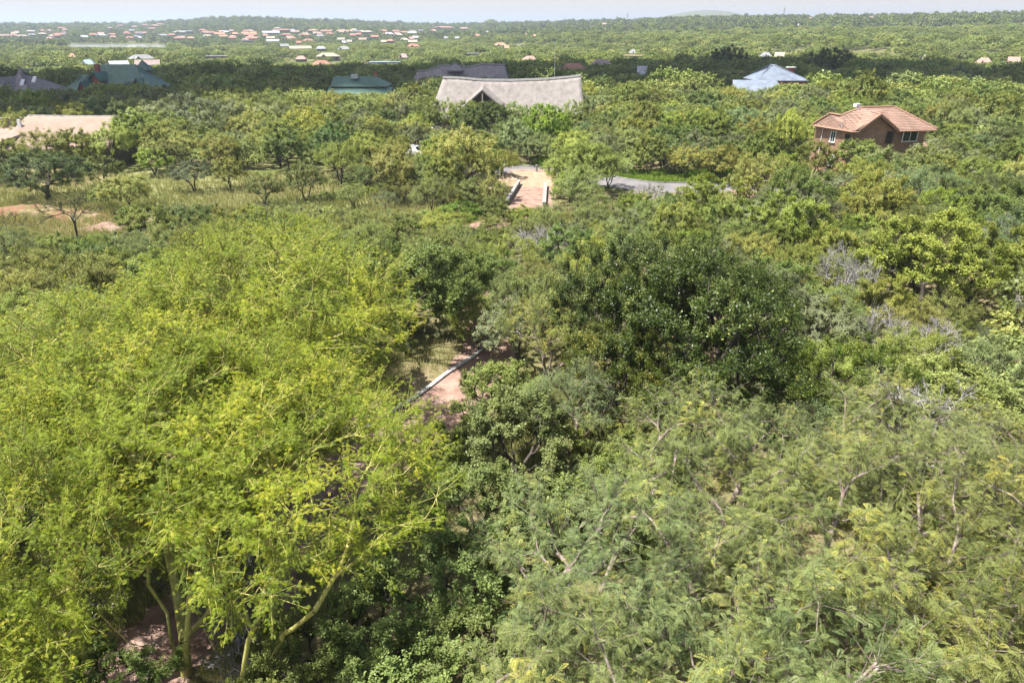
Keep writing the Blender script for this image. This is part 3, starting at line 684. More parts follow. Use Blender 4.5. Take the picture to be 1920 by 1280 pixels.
# --- helpers for the farther buildings (local: x right, y away, pitched roofs with gables or hips)
def pitched(parent, name, cx, cy_, wd, dp, z0, h, mat, wallmat=None, hip=0.0, rz=0, over=.5, hipr=None, wall_base=0.0, thick=.15):
    """pitched roof, ridge along local x"""
    hipr = hip if hipr is None else hipr
    c, s = cos(rz), sin(rz); T = lambda x, y, z: np.array([cx + x * c - y * s, cy_ + x * s + y * c, z])
    a, b = wd / 2 + over, dp / 2 + over
    E1, E2, E3, E4 = T(-a, -b, z0), T(a, -b, z0), T(a, b, z0), T(-a, b, z0); Ra, Rb = T(-a + hip * b, 0, z0 + h), T(a - hipr * b, 0, z0 + h)
    m_ = MB(); m_.slab([E1, E2, Rb, Ra], thick); m_.slab([E3, E4, Ra, Rb], thick)
    if hip > .01: m_.slab([E4, E1, Ra], thick)
    if hipr > .01: m_.slab([E2, E3, Rb], thick)
    r = m_.build(name, mat, parent)
    if wallmat is not None:
        m_ = MB(); a, b = wd / 2, dp / 2; L = [T(-a, -b, 0)[:2], T(a, -b, 0)[:2], T(a, b, 0)[:2], T(-a, b, 0)[:2]]
        m_.prism(L, wall_base, z0 - .02 + h * over / (dp / 2 + over) * .9)
        zz = z0 - .02 + h * over / (dp / 2 + over) * .9
        for sx, hh in ((-1, hip), (1, hipr)):
            if hh < .01:
                x0 = sx * a; x1 = sx * (a - .2); k = len(m_.v)
                m_.v += [tuple(T(x0, -b * .93, zz)), tuple(T(x0, b * .93, zz)), tuple(T(x0, 0, z0 + h - .25)), tuple(T(x1, -b * .93, zz)), tuple(T(x1, b * .93, zz)), tuple(T(x1, 0, z0 + h - .25))]
                m_.f += [(k, k + 1, k + 2), (k + 5, k + 4, k + 3), (k, k + 3, k + 4, k + 1), (k + 1, k + 4, k + 5, k + 2), (k + 2, k + 5, k + 3, k)]
        m_.build('wall', wallmat, parent)
    return r
def site(px, py, z):
    """ground position of something whose point at height z above the ground shows at this pixel"""
    x, y, zt, r = hit(px, py, z); return x, y, zt, (y * cp + (CAMH - zt - z) * sp_) / 1280   # metres per photo pixel

# blue sheet-roofed brick house
x, y, zt, s = site(1455, 147, 5.5)
t = thing('metal_roofed_house', 'house with pale blue metal hip roofs, red brick walls and a small square chimney', 'house', (x, y, zt))
pitched(t, 'roof', 0, 0, 90 * s, 9, 5.3, 3.2, M['blue'], M['redbrick'], hip=1.1, hipr=1.6)
pitched(t, 'roof', -52 * s, -8, 84 * s, 7.5, 3.0, 2.6, M['blue'], M['redbrick'], hip=0, hipr=.5, rz=-.22)
pitched(t, 'roof', 52 * s, -3, 18 * s, 5, 2.9, 1.2, M['blue'], M['redbrick'], hip=1)
m_ = MB(); m_.box(2.6, -1.4, 7.3, 1.2, 1.0, 1.1); ch = m_.build('chimney', M['redbrick'], t)
m_ = MB(); m_.box(2.6, -1.4, 7.92, 1.9, 1.5, .14); m_.build('cap', M['white'], ch)
# green verandah house
x, y, zt, s = site(683, 167, 3.4)
t = thing('green_roofed_house', 'long low house with a green metal roof, white posts and a roof tank', 'house', (x, y, zt))
pitched(t, 'roof', -4 * s, 0, 96 * s, 6, 4.2, 1.9, M['green'], M['redbrick'], hip=.05, hipr=.9)
ver = MB(); ver.slab([(-60 * s, -6.2, 2.9), (60 * s, -6.2, 2.9), (57 * s, -2.6, 4.0), (-60 * s, -2.6, 4.0)], .12); vo = ver.build('verandah_roof', M['green'], t)
m_ = MB(); m_.box(0, -6.27, 2.85, 120 * s, .08, .3); m_.build('fascia', M['white'], vo)
for k in range(9):
    m_ = MB(); m_.box((-58 + k * 14.5) * s, -6.0, 1.38, .35, .35, 2.75); m_.build('post', M['white'], vo)
m_ = MB(); m_.box(-14 * s, -1.2, 6.15, 1.5, 1.0, .9); m_.build('tank', M['steel'], t)
m_ = MB(); m_.box(22 * s, 1.0, 6.3, .7, .7, 1.2); m_.build('chimney', M['redbrick'], t)
# big green gabled house
x, y, zt, s = site(222, 160, 4.0)
t = thing('green_gabled_house', 'large house with many green metal gables and deep red brick gable ends at upper left', 'house', (x, y, zt))
pitched(t, 'roof', 8 * s, 2, 95 * s, 10, 4.4, 4.0, M['green'], M['redbrick'], hip=.25, hipr=.6)
pitched(t, 'roof', -58 * s, -1, 36 * s, 9, 3.4, 2.9, M['green'], M['redbrick'], hip=.9, hipr=.6)
pitched(t, 'roof', 58 * s, 0, 44 * s, 9, 3.7, 2.9, M['green'], M['redbrick'], hip=.2, hipr=.9)
pitched(t, 'tower_roof', 34 * s, 5, 18 * s, 18 * s, 7.0, 2.3, M['green'], M['redbrick'], hip=1.0)
for dx, dy, w2, z0, h2 in ((-32, -5.5, 17, 3.0, 2.4), (-16, -3.2, 12, 5.3, 1.8), (47, -5.5, 16, 3.0, 2.1), (57, -3, 10, 4.3, 1.5)):
    g = pitched(t, 'gable_roof', dx * s, dy, 4.5, w2 * s, z0, h2, M['green'], M['redbrick'], hip=0, rz=pi / 2, over=.35)
m_ = MB(); m_.box(-25 * s, -1.5, 7.3, .9, .9, 2.6); m_.build('chimney', M['redbrick'], t)
# dark thatch house at left
x, y, zt, s = site(62, 165, 4.0)
t = thing('dark_thatched_house', 'steep dark grey thatched house with a pale ridge and two skylights at the far left', 'house', (x, y, zt))
r_ = pitched(t, 'roof', 6 * s, 0, 44 * s, 13, 3.0, 4.7, M['greythatch'], M['plaster'], hip=.2, hipr=.9, over=.9, thick=.3)
m_ = MB(); m_.bar((-17 * s, 0, 7.75), (9 * s, 0, 7.75), .25); m_.build('ridge_cap', M['ridgecap'], r_)
for dx, dz in ((6, 5.2), (24, 5.8)):
    m_ = MB(); yy = -7.4 * (1 - (dz - 3) / 4.7) - .1; m_.slab([(dx * s - .4, yy - .7, dz - .35), (dx * s + .4, yy - .7, dz - .35), (dx * s + .2, yy + .7, dz + .75), (dx * s - .6, yy + .7, dz + .75)], .1); m_.build('skylight', M['white'], r_)
g = pitched(t, 'gable_roof', -16 * s, -6.5, 7, 30 * s, 3.0, 3.6, M['greythatch'], M['timber'], hip=0, rz=pi / 2, over=.6, thick=.3)
# grey thatched lodge with masts
x, y, zt, s = site(865, 138, 5.0)
t = thing('grey_thatched_lodge', 'long grey thatched lodge with a wavy ridge standing behind the pale lodge', 'lodge', (x, y, zt))
hw = 82 * s
thatch_roof('roof', [(-hw, 5.4), (-hw * .78, 5.5), (-hw * .45, 6.8), (0, 6.6), (hw * .15, 6.4), (hw * .5, 7.1), (hw, 6.9)], 8, 6, M['greythatch'], t, conc=.3, endl=.5, endr=.3)
pitched(t, 'gable_roof', -1.5, -1.6, 3.6, 4.0, 6.0, 1.6, M['greythatch'], None, hip=.8, over=.3, thick=.3)
m_ = MB(); m_.prism([(-hw, -6), (hw, -6), (hw, 6), (-hw, 6)], 0, 2.6); m_.build('wall', M['plaster'], t)
# simple far houses: kind, pixel, width px, colour
hm = {}
def hmat(c):
    if c not in hm:
        cols = {'red': [(.30, .14, .10), (.38, .22, .16)], 'orange': [(.36, .21, .14), (.44, .29, .20)], 'pink': [(.34, .21, .17), (.40, .28, .24)], 'white': [(.22, .22, .23), (.30, .30, .30)],
                'grey': [(.30, .31, .34), (.42, .43, .46)], 'cream': [(.32, .29, .23), (.40, .36, .29)], 'blue': [(.24, .31, .41), (.30, .37, .46)], 'brown': [(.28, .21, .20), (.36, .28, .26)], 'dark': [(.12, .13, .16), (.2, .2, .23)]}[c]
        hm[c] = noisemat(c + '_roof', cols, .3, detail=6)
    return hm[c]
M['wallw'] = noisemat('town_wall', [(.18, .155, .14), (.25, .22, .20)], .3)
protos = {}; HW = []
def far_house(px, py, wpx, col, form=0, h=4.2, label=None, group=None, name='house', wm=None):
    x, y, zt, s = site(px, py, h + 1.0)
    W = wpx * s; D = min(max(7.0, W * .45), 12)
    f = form
    key = (col, f, wm)
    if key not in protos:
        t = thing(name, label, 'house', (x, y, zt)); H0 = 3.2 if f != 2 else 6.0
        if f == 3: # flat
            m_ = MB(); m_.box(0, 0, 1.7, 20, 9, 3.4); m_.build('wall', wm or M['wallw'], t)
            m_ = MB(); m_.box(0, 0, 3.56, 21, 10, .3); m_.build('roof', hmat(col), t)
        else:
            pitched(t, 'roof', 0, 0, 20, 10, H0, 2.3, hmat(col), wm or M['wallw'], hip=[1.0, .0, 1.0][f], over=.8)
            if f == 0: pitched(t, 'wing_roof', -5, -5.5, 6, 5, H0 - .3, 1.9, hmat(col), wm or M['wallw'], hip=.0, rz=pi / 2, over=.5)
            if f == 2: m_ = MB(); m_.box(0, -6.2, 3.1, 14, 2.0, .25); m_.build('balcony', hmat('dark'), t)
        for k in range(4): m_ = MB(); m_.box(-7 + k * 4.6, -5.02 if f != 3 else -4.52, H0 * .55, 1.5, .1, 1.3); m_.build('window', M['glass'], t)
        protos[key] = t; o = t
    else:
        src = protos[key]; o = src.copy(); COL.objects.link(o)
        for ch in src.children: c2 = ch.copy(); COL.objects.link(c2); c2.parent = o
    o.location = (x, y, zt); k = W / 22; o.scale = (k, max(.8, min(k, 1.3)), max(1.05, min(k, 1.3)) * (1.0 if f != 2 else .8)); o.rotation_euler = (0, 0, random.uniform(-.25, .25) - math.atan2(x, y))
    o['label'] = label; o['category'] = 'house'; HW.append((px - wpx / 2, py - 3, px + wpx / 2, py + 3.5, y - 2))
    if group: o['group'] = group
    elif 'group' in o: del o['group']
    return o
random.seed(5)
S1 = [(8, 66, 16, 'pink'), (24, 64, 12, 'red'), (42, 67, 18, 'cream'), (60, 65, 14, 'white'), (80, 65, 16, 'cream'), (108, 64, 24, 'red'), (121, 61, 10, 'red'), (155, 68, 18, 'grey'), (175, 65, 12, 'red'), (190, 66, 20, 'grey'),
      (210, 64, 16, 'red'), (212, 69, 12, 'pink'), (238, 63, 14, 'red'), (243, 70, 14, 'red'), (265, 62, 22, 'red'), (305, 66, 22, 'white'), (340, 61, 32, 'white'), (385, 60, 16, 'red'), (335, 73, 20, 'red'), (358, 73, 15, 'orange'),
      (92, 57, 10, 'pink'), (115, 53, 12, 'red'), (122, 56, 10, 'pink'), (78, 58, 10, 'red'), (30, 60, 12, 'pink')]
S2 = [(205, 52, 12, 'pink'), (225, 49, 14, 'red'), (250, 50, 14, 'pink'), (270, 47, 16, 'red'), (290, 48, 16, 'pink'), (300, 44, 12, 'red'), (285, 54, 14, 'red'), (247, 57, 10, 'white')]
S3 = [(392, 61, 20, 'red'), (412, 63, 20, 'orange'), (418, 67, 16, 'orange'), (440, 63, 16, 'orange'), (470, 65, 24, 'red'), (472, 71, 28, 'red'), (508, 62, 32, 'grey'), (532, 58, 24, 'red'), (537, 66, 18, 'red'), (545, 71, 22, 'red'),
      (553, 59, 16, 'pink'), (570, 65, 20, 'red'), (578, 75, 20, 'red'), (587, 59, 22, 'orange'), (613, 58, 22, 'red'), (618, 63, 14, 'red'), (641, 58, 22, 'orange'), (656, 58, 14, 'orange'), (690, 60, 14, 'grey'), (702, 68, 16, 'red'), (720, 58, 16, 'red'), (728, 63, 22, 'orange'),
      (742, 59, 14, 'red'), (772, 61, 18, 'grey'), (600, 67, 12, 'white'), (670, 59, 14, 'dark'), (640, 73, 14, 'cream'), (655, 77, 10, 'cream'), (508, 71, 16, 'cream')]
rx = random.Random(31)
for k in range(46): S3.append((rx.uniform(375, 790), rx.triangular(53, 82, 60), rx.uniform(10, 18), rx.choice(['red', 'red', 'brown', 'pink', 'cream', 'orange', 'dark', 'grey'])))
for k in range(18): S1.append((rx.uniform(5, 380), rx.uniform(58, 72), rx.uniform(9, 15), rx.choice(['red', 'brown', 'pink', 'cream', 'dark', 'grey'])))
nm = {'red': 'terracotta', 'orange': 'orange', 'pink': 'faded pink', 'white': 'white', 'grey': 'grey', 'cream': 'cream', 'dark': 'dark', 'blue': 'blue', 'brown': 'brown'}
for S, where in ((S1, 'in the far town above the lake at upper left'), (S2, 'on the far ridge left of the wooded hill'), (S3, 'in the far town below the wooded hill')):
    for (a, b, c, col) in S:
        g = '%s roofed houses %s' % (nm[col], where)
        far_house(a, b, c, col, random.choice([0, 0, 1, 2]) if c > 13 else random.choice([0, 1]), h=random.uniform(2.8, 3.6), label='small %s roofed house %s' % (nm[col], where), group=g)
S4 = [(464, 77, 26, 'white', 3, 'long white flat roofed block below the red roofs of the far town'), (512, 76, 24, 'grey', 1, 'wide grey gabled house in the lower row of the far town'), (533, 85, 16, 'white', 1, 'small bright white house left of the long cream hall'),
      (562, 89, 42, 'cream', 1, 'long cream roofed hall on the slope below the far town'), (688, 72, 16, 'white', 3, 'white flat roofed block under the orange roofs of the far town'), (645, 90, 24, 'white', 0, 'white hip roofed house below the middle of the far town'),
      (602, 93, 18, 'grey', 2, 'grey roofed tower house above the pale thatched one'), (615, 103, 44, 'cream', 0, 'wide pale thatched house left of the middle, above the dark trees'), (565, 113, 20, 'pink', 2, 'tall pale pink house at the edge of the dark trees'),
      (603, 118, 34, 'red', 0, 'faded red roofed house among the dark trees left of the middle'), (722, 117, 60, 'blue', 3, 'very long thin pale blue roof left of the grey lodge'), (757, 105, 18, 'brown', 0, 'brown roofed house above the long blue roof'),
      (405, 106, 42, 'white', 3, 'low white flat building right of the lake'), (165, 117, 24, 'blue', 0, 'small blue roofed house left of the grey gabled house'), (222, 119, 34, 'grey', 1, 'grey roofed gabled house above the green gabled house'),
      (277, 118, 44, 'brown', 1, 'brown roofed house right of the grey gabled one'), (265, 107, 46, 'white', 0, 'white thatched house with a brick chimney above the brown roof'), (135, 104, 10, 'orange', 0, 'tiny orange house at the edge of the dark trees at left'),
      (775, 85, 22, 'red', 0, 'lone red roofed house on the slope right of the far town'), (832, 52, 42, 'red', 0, 'wide red roofed house near the skyline left of the middle'), (813, 57, 12, 'orange', 0, 'orange roofed house beside the wide skyline house'), (871, 53, 16, 'pink', 1, 'faded pink house at the skyline left of the big round tree'),
      (895, 66, 14, 'red', 0, 'small red roofed house on the slope under the round skyline tree'), (913, 60, 8, 'white', 0, 'tiny white house on the slope under the round skyline tree'), (836, 71, 8, 'white', 1, 'leftmost of the tiny white houses on the middle slope'), (858, 71, 10, 'white', 1, 'right one of the tiny white houses on the middle slope'),
      (938, 83, 24, 'orange', 0, 'orange roofed house alone in the middle slope'), (950, 88, 9, 'orange', 1, 'small outbuilding right below the lone orange house'), (887, 101, 26, 'white', 3, 'bright white flat roof above the dark trees in the middle'), (986, 64, 6, 'orange', 0, 'tiny orange house high on the middle slope'), (1002, 67, 7, 'orange', 0, 'tiny orange house right of another high on the middle slope'),
      (993, 110, 26, 'pink', 0, 'faded pink hip roof among the dark trees behind the lodges'), (1075, 127, 54, 'red', 0, 'wide red tiled roof among the dark trees right of the thin mast'), (1128, 118, 44, 'brown', 0, 'brown roof behind the wide red tiled roof'), (1204, 133, 20, 'grey', 1, 'small grey roof among the dark trees right of the middle'),
      (1187, 105, 36, 'orange', 3, 'long pale orange roof at the foot of the right hillside'), (1187, 97, 12, 'white', 0, 'tiny white house above the long orange roof'), (1436, 103, 20, 'white', 0, 'left of the two white roofs behind the blue roofed house'), (1462, 103, 18, 'cream', 1, 'right of the two pale roofs behind the blue roofed house'),
      (1845, 115, 26, 'pink', 0, 'faded pink roof at the far right edge of the dark trees'), (1900, 113, 20, 'pink', 1, 'faded pink roof nearest the right edge of the picture'), (1733, 109, 8, 'cream', 0, 'tiny cream house at the foot of the right hillside'), (1636, 31, 12, 'pink', 1, 'pinkish house on the skyline of the right hill'), (1520, 32, 8, 'red', 0, 'tiny red roof on the skyline right of the mast'),
      (1497, 47.5, 4, 'cream', 0, 'tiny cream hut high on the right slope'), (1133, 45, 8, 'pink', 1, 'tiny pink house on the skyline left of the lattice mast')]
for a, b, c, col, f, lab in S4: far_house(a, b, c, col, f, h=3.4 if f != 3 else 2.6, label=lab)
def extent():
    return None
# masts
def mast(px, pyt, pyb, label, lattice=False, rad=.07, z0=0, dist=None):
    if dist is None: x, y, zt, r = hit(px, pyb, 1.0)
    else:
        d = ray(px, 200); h = hypot(d[0], d[1]); x, y = d[0] / h * dist, d[1] / h * dist; zt = float(terrain(x, y)); r = dist
    d = ray(px, pyt); top = CAMH + hypot(x, y) * d[2] / hypot(d[0], d[1]) - zt
    t = thing('mast', label, 'mast', (x, y, zt)); m_ = MB()
    if lattice:
        wb = rad
        for a, b in ((-1, -1), (1, -1), (1, 1), (-1, 1)): m_.bar((a * wb, b * wb, 0), (a * wb * .35, b * wb * .35, top), wb * .16, k=4)
        n = 9
        for k in range(n):
            z0_, z1_ = top * k / n, top * (k + 1) / n; w0, w1 = wb * (1 - .65 * k / n), wb * (1 - .65 * (k + 1) / n)
            for s in (-1, 1):
                m_.bar((-w0, s * w0, z0_), (w1, s * w1, z1_), wb * .10, k=4); m_.bar((w0 * s, -w0, z0_), (w1 * s, w1, z1_), wb * .10, k=4)
        m_.build('lattice', M['steel'], t)
        m_ = MB()
        for a in range(3): m_.box(.8 * wb * cos(a * 2.1), .8 * wb * sin(a * 2.1), top - 2.5, .5, .5, 3.4)
        m_.build('antenna', M['white'], t)
    else:
        m_.bar((0, 0, 0), (0, 0, top), rad, rad * .45); m_.build('pole', M['steel'], t)
        m_ = MB(); m_.bar((0, 0, top), (0, 0, top + .5), rad * .9, rad * .2); m_.build('tip', M['steel'], t)
mast(1175, 24, 40, 'grey lattice telephone mast on the skyline right of the middle', True, 2.6)
mast(1468, 13, 33, 'slim dark leaning mast on the skyline of the right hill', True, 1.9)
mast(652, 38, 44, 'tiny thin mast on the skyline above the far town', True, 1.0)
mast(720, 36, 45, 'very thin pole on the skyline right of the far town', False, .45)
mast(826, 108, 150, 'thin lightning mast at the left end of the grey thatched lodge', dist=205)
mast(920, 106, 150, 'thin lightning mast behind the middle of the grey thatched lodge', dist=225)
mast(947, 104, 150, 'thin lightning mast at the right end of the grey thatched lodge', dist=222)
mast(1038.5, 84, 150, 'tall thin lightning mast rising behind the pale thatched lodge', dist=134)
# parked cars glimpsed between the trees
M['carw'] = noisemat('white_car_paint', [(.74, .74, .74), (.80, .80, .80)], 1, rough=.3, spec=.6)
M['tyre'] = noisemat('tyre_rubber', [(.02, .02, .02), (.04, .04, .04)], 8)
M['lamp'] = noisemat('lamp_lens', [(.5, .5, .5), (.7, .7, .7)], 8, rough=.2)
def car(px, py, label, rz):
    q = P(px, py, .8); t = thing('parked_car', label, 'car', (q[0], q[1], 0), rz)
    b = MB(); prof = [(-2.1, .35), (-2.15, .8), (-1.2, .95), (-.75, 1.45), (1.2, 1.5), (1.85, 1.0), (2.1, .9), (2.1, .35)]
    n = len(prof); 
    for s, y_ in ((0, -.85), (1, .85)):
        for (a, z) in prof: b.v.append((a, y_ * (.86 if z > 1.2 else 1), z))
    b.f.append(tuple(range(n))); b.f.append(tuple(range(n, 2 * n))[::-1])
    for k in range(n): j = (k + 1) % n; b.f.append((k, k + n, j + n, j))
    b.build('body', M['carw'], t, bevel=.06)
    g = MB()
    for s in (-1, 1): g.poly([(-1.05, s * .81, 1.0), (1.5, s * .81, 1.05), (1.05, s * .757, 1.42), (-.68, s * .757, 1.38)][::s])
    g.poly([(-1.24, -.7, 1.0), (-1.24, .7, 1.0), (-.84, .66, 1.42), (-.84, -.66, 1.42)]); g.poly([(1.78, .7, 1.07), (1.78, -.7, 1.07), (1.3, -.66, 1.45), (1.3, .66, 1.45)])
    g.build('windows', M['glass'], t)
    for sx in (-1.35, 1.3):
        for sy in (-.8, .8):
            m_ = MB(); m_.bar((sx, sy - .12, .33), (sx, sy + .12, .33), .33, k=14); wo = m_.build('wheel', M['tyre'], t)
            m_ = MB(); m_.bar((sx, sy - .13, .33), (sx, sy + .13, .33), .19, k=10); m_.build('rim', M['steel'], wo)
    for sy in (-.6, .6): m_ = MB(); m_.box(-2.15, sy, .72, .08, .35, .16); m_.build('headlight', M['lamp'], t)
car(776, 282, 'white parked car glimpsed between trees left of the driveway', pi / 2 + 1.0)
car(824, 240, 'white parked car half hidden by the trees below the lodge', .4)

# ------------------------------------------------------------------ cumulus cloud whose shadow lies over the far trees
def cloudmat():
    m, nt, o = newmat('cloud_white'); p = N(nt, 'ShaderNodeBsdfPrincipled'); p.inputs['Base Color'].default_value = (.9, .9, .9, 1); p.inputs['Roughness'].default_value = 1
    tc = N(nt, 'ShaderNodeTexCoord'); n = N(nt, 'ShaderNodeTexNoise'); n.inputs['Scale'].default_value = .03; n.inputs['Detail'].default_value = 8; nt.links.new(tc.outputs['Object'], n.inputs['Vector'])
    b = N(nt, 'ShaderNodeBump'); b.inputs['Strength'].default_value = .5; b.inputs['Distance'].default_value = 8; nt.links.new(n.outputs['Fac'], b.inputs['Height']); nt.links.new(b.outputs[0], p.inputs['Normal'])
    nt.links.new(p.outputs[0], o.inputs[0]); return m
CH = 420.0
def cloud():
    import bmesh
    rng = np.random.default_rng(12); bm = bmesh.new()
    # shadow outline on the ground (photo pixels of near and far edge, canopy height 4 m)
    xs = [-300, 0, 120, 260, 420, 560, 700, 820, 960, 1100, 1280, 1420, 1560, 1700, 1920, 2250]
    near = [214, 206, 200, 186, 168, 160, 158, 160, 156, 154, 150, 150, 152, 150, 146, 146]
    far = [112, 111, 112, 121, 119, 115, 114, 112, 110, 110, 107, 106, 106, 120, 124, 128]
    sh = SUN_DIR / SUN_DIR[2] * CH
    for a in range(len(xs) - 1):
        for k in range(9):
            t = k / 9; px = xs[a] + (xs[a + 1] - xs[a]) * t; n_ = near[a] + (near[a + 1] - near[a]) * t; f_ = far[a] + (far[a + 1] - far[a]) * t
            p0 = P(px, n_, 4.5); p1 = P(px, f_, 3.5)
            L = np.linalg.norm(p1 - p0); m = max(2, int(L / 13))
            for j in range(m + 1):
                q = p0 + (p1 - p0) * (j / m); rad = min(24, L * .3) * rng.uniform(.6, 1.15)
                ins = min(1, max(.0, rad / L)); q = p0 + (p1 - p0) * (ins + (1 - 2 * ins) * j / m) + rng.normal(size=3) * [3, 3, 0]
                bmesh.ops.create_icosphere(bm, subdivisions=2, radius=rad * rng.uniform(.85, 1.05), matrix=__import__('mathutils').Matrix.Translation(Vector(q + sh + [0, 0, rng.uniform(-3, 10)])))
    me = bpy.data.meshes.new('cloud'); bm.to_mesh(me); bm.free(); me.materials.append(cloudmat())
    me.polygons.foreach_set('use_smooth', np.ones(len(me.polygons), bool))
    return tag(link('cloud', me), kind='structure')
cloud()
# ------------------------------------------------------------------ vegetation: kinds
def gk(**k): return k
for s in (1, 2):
    species('fever', 10 + s, 'fever', 'fever_bark', gk(H=9.3, R=5.2, fork=2.6, ncl=170, depth=5.6, cr=1.0, ntw=11, rtrunk=.15, twig_r=.016, stems=4, spread=.40, zlow=-.35, lob=.22, upb=.1, twbias=.3, mind=.75, sides=7),
            22, .065, .12, .08, 'pin', pl=(6, .040, .015, .25, .1), upn=1.0, outn=.25, rnd=.45, tmin=.05, ctint=.42)
species('fever_lean', 19, 'fever', 'fever_bark', gk(H=9.3, R=4.4, fork=3.4, ncl=150, depth=5.0, cr=.95, ntw=11, rtrunk=.135, twig_r=.015, stems=5, spread=.42, zlow=-.5, lob=.22, upb=.1, twbias=.3, mind=.75, sides=8, shift=3.9),
            22, .065, .12, .08, 'pin', pl=(6, .040, .015, .25, .1), upn=1.0, outn=.25, rnd=.45, tmin=.05, ctint=.42)
for s in (1, 2, 3):
    species('feather', 20 + s, 'feather', 'brown_bark', gk(H=7, R=3.2, fork=1.6, ncl=46, depth=4.2, cr=1.0, ntw=9, rtrunk=.13, twig_r=.012, stems=3, spread=.4, zlow=-.4, lob=.25, upb=.35, twbias=.4, mind=.8, sides=6),
            16, .06, .24, .17, 'pin', pl=(11, .062, .015, .5, .25), upn=1.0, outn=.4, rnd=.65, ctint=.38)
for s in (1, 2):
    species('glossy', 30 + s, 'glossy', 'bark', gk(H=8.8, R=5.4, fork=2.0, ncl=120, depth=7.2, cr=.85, ntw=10, rtrunk=.24, twig_r=.012, stems=2, spread=.3, zlow=-.75, lob=.14, upb=.4, twbias=.7, mind=.95, sides=7),
            62, .10, .125, .065, upn=.6, outn=.7, rnd=.75, ctint=.25)
for s in (1, 2, 3, 4):
    species('thorn_near', 40 + s, 'thorn', 'bark', gk(H=4.6, R=2.5, fork=.9, ncl=62, depth=3.5, cr=.56, ntw=9, rtrunk=.09, twig_r=.008, stems=2 + s % 2, spread=.4, zlow=-.6, lob=.22, upb=.4, mind=.9),
            52, .06, .075, .035, upn=.8, outn=.6, rnd=.8, ctint=.22)
    species('thorn_mid', 50 + s, 'thorn', 'bark', gk(H=4.8, R=2.6, fork=.9, ncl=78, depth=3.8, cr=.50, ntw=8, rtrunk=.10, twig_r=0, stems=1 + s % 3, spread=.35, zlow=-.6, lob=.22, upb=.4, mind=.95, sides=4),
            40, .06, .105, .06, upn=.9, outn=.9, rnd=.65, ctint=.18)
for s in (1, 2, 3):
    species('leafy_near', 60 + s, 'leafy', 'bark', gk(H=4.8, R=2.3, fork=.9, ncl=44, depth=3.9, cr=.6, ntw=9, rtrunk=.10, twig_r=.008, stems=2, spread=.35, zlow=-.7, lob=.22, upb=.5, twbias=.7, mind=.95),
            70, .06, .095, .06, upn=.6, outn=.8, rnd=.7, ctint=.25)
    species('leafy_mid', 70 + s, 'leafy', 'bark', gk(H=5.0, R=2.4, fork=1.0, ncl=60, depth=4.1, cr=.56, ntw=8, rtrunk=.12, twig_r=0, stems=1 + s % 2, spread=.3, zlow=-.65, lob=.22, upb=.5, twbias=.7, mind=.95, sides=4),
            38, .05, .125, .075, upn=.7, outn=1.0, rnd=.6, ctint=.2)
    species('shrub', 80 + s, 'grey' if s != 2 else 'leafy', 'pale_bark', gk(H=1.9, R=1.5, fork=.25, ncl=26, depth=1.7, cr=.45, ntw=8, rtrunk=.05, twig_r=.007, stems=3, spread=.8, zlow=-.5, lob=.3, upb=.5, mind=.9, sides=4),
            42, .05, .075, .038, upn=.7, outn=.6, rnd=.8, ctint=.25)
for s in (1, 2):
    species('grey', 90 + s, 'grey', 'bark', gk(H=6, R=3.2, fork=1.6, ncl=40, depth=4.4, cr=.85, ntw=12, rtrunk=.14, twig_r=0, stems=2, zlow=-.5, lob=.18, upb=.6, twbias=.8, mind=1.0, sides=4),
            42, .06, .15, .06, upn=.6, outn=1.1, rnd=.5, ctint=.15)
species('sparse', 95, 'thorn', 'bark', gk(H=4.8, R=2.1, fork=1.3, ncl=30, depth=2.6, cr=.6, ntw=8, rtrunk=.09, twig_r=.014, stems=1, zlow=-.3, lob=.3, upb=.6, mind=.9), 10, .06, .08, .04, upn=.7, outn=.6, rnd=.8)
species('umbrella', 96, 'thorn', 'bark', gk(H=5.2, R=4.2, fork=.9, ncl=110, depth=4.2, cr=.72, ntw=10, rtrunk=.22, twig_r=.012, stems=2, spread=.5, zlow=-.6, lob=.16, upb=.3, mind=.8), 60, .07, .11, .05, upn=1.0, outn=.6, rnd=.6)
def bare(key, seed, bark, kw):
    rng = np.random.default_rng(seed); V, F, P0, P1, cid, ow = grow(rng, **kw)
    k = 4; a = np.repeat(P0 * .4 + P1 * .6, k, 0); d = norm(np.repeat(P1 - P0, k, 0) + rng.normal(size=(len(P0) * k, 3)) * .45); L = rng.uniform(.15, .4, (len(a), 1)) * kw['R'] * .35
    V2, F2 = tubes(a, a + d * L, np.full(len(a), kw['twig_r'] * .6), np.full(len(a), kw['twig_r'] * .2), 3)
    SRC.setdefault(key, []).append((mesh_np(key, np.concatenate([V, V2]), np.concatenate([F, F2 + len(V)]), M[bark]), None, kw['R'], kw['H']))
bare('dead', 97, 'dead', gk(H=3.2, R=1.7, fork=.6, ncl=34, depth=2.4, cr=.7, ntw=7, rtrunk=.07, twig_r=.016, stems=3, spread=.6, zlow=-.4, upb=.4, mind=.8))
bare('dead', 98, 'dead', gk(H=3.2, R=1.5, fork=.6, ncl=30, depth=2.6, cr=.7, ntw=7, rtrunk=.07, twig_r=.016, stems=2, spread=.5, zlow=-.4, upb=.6, mind=.8))
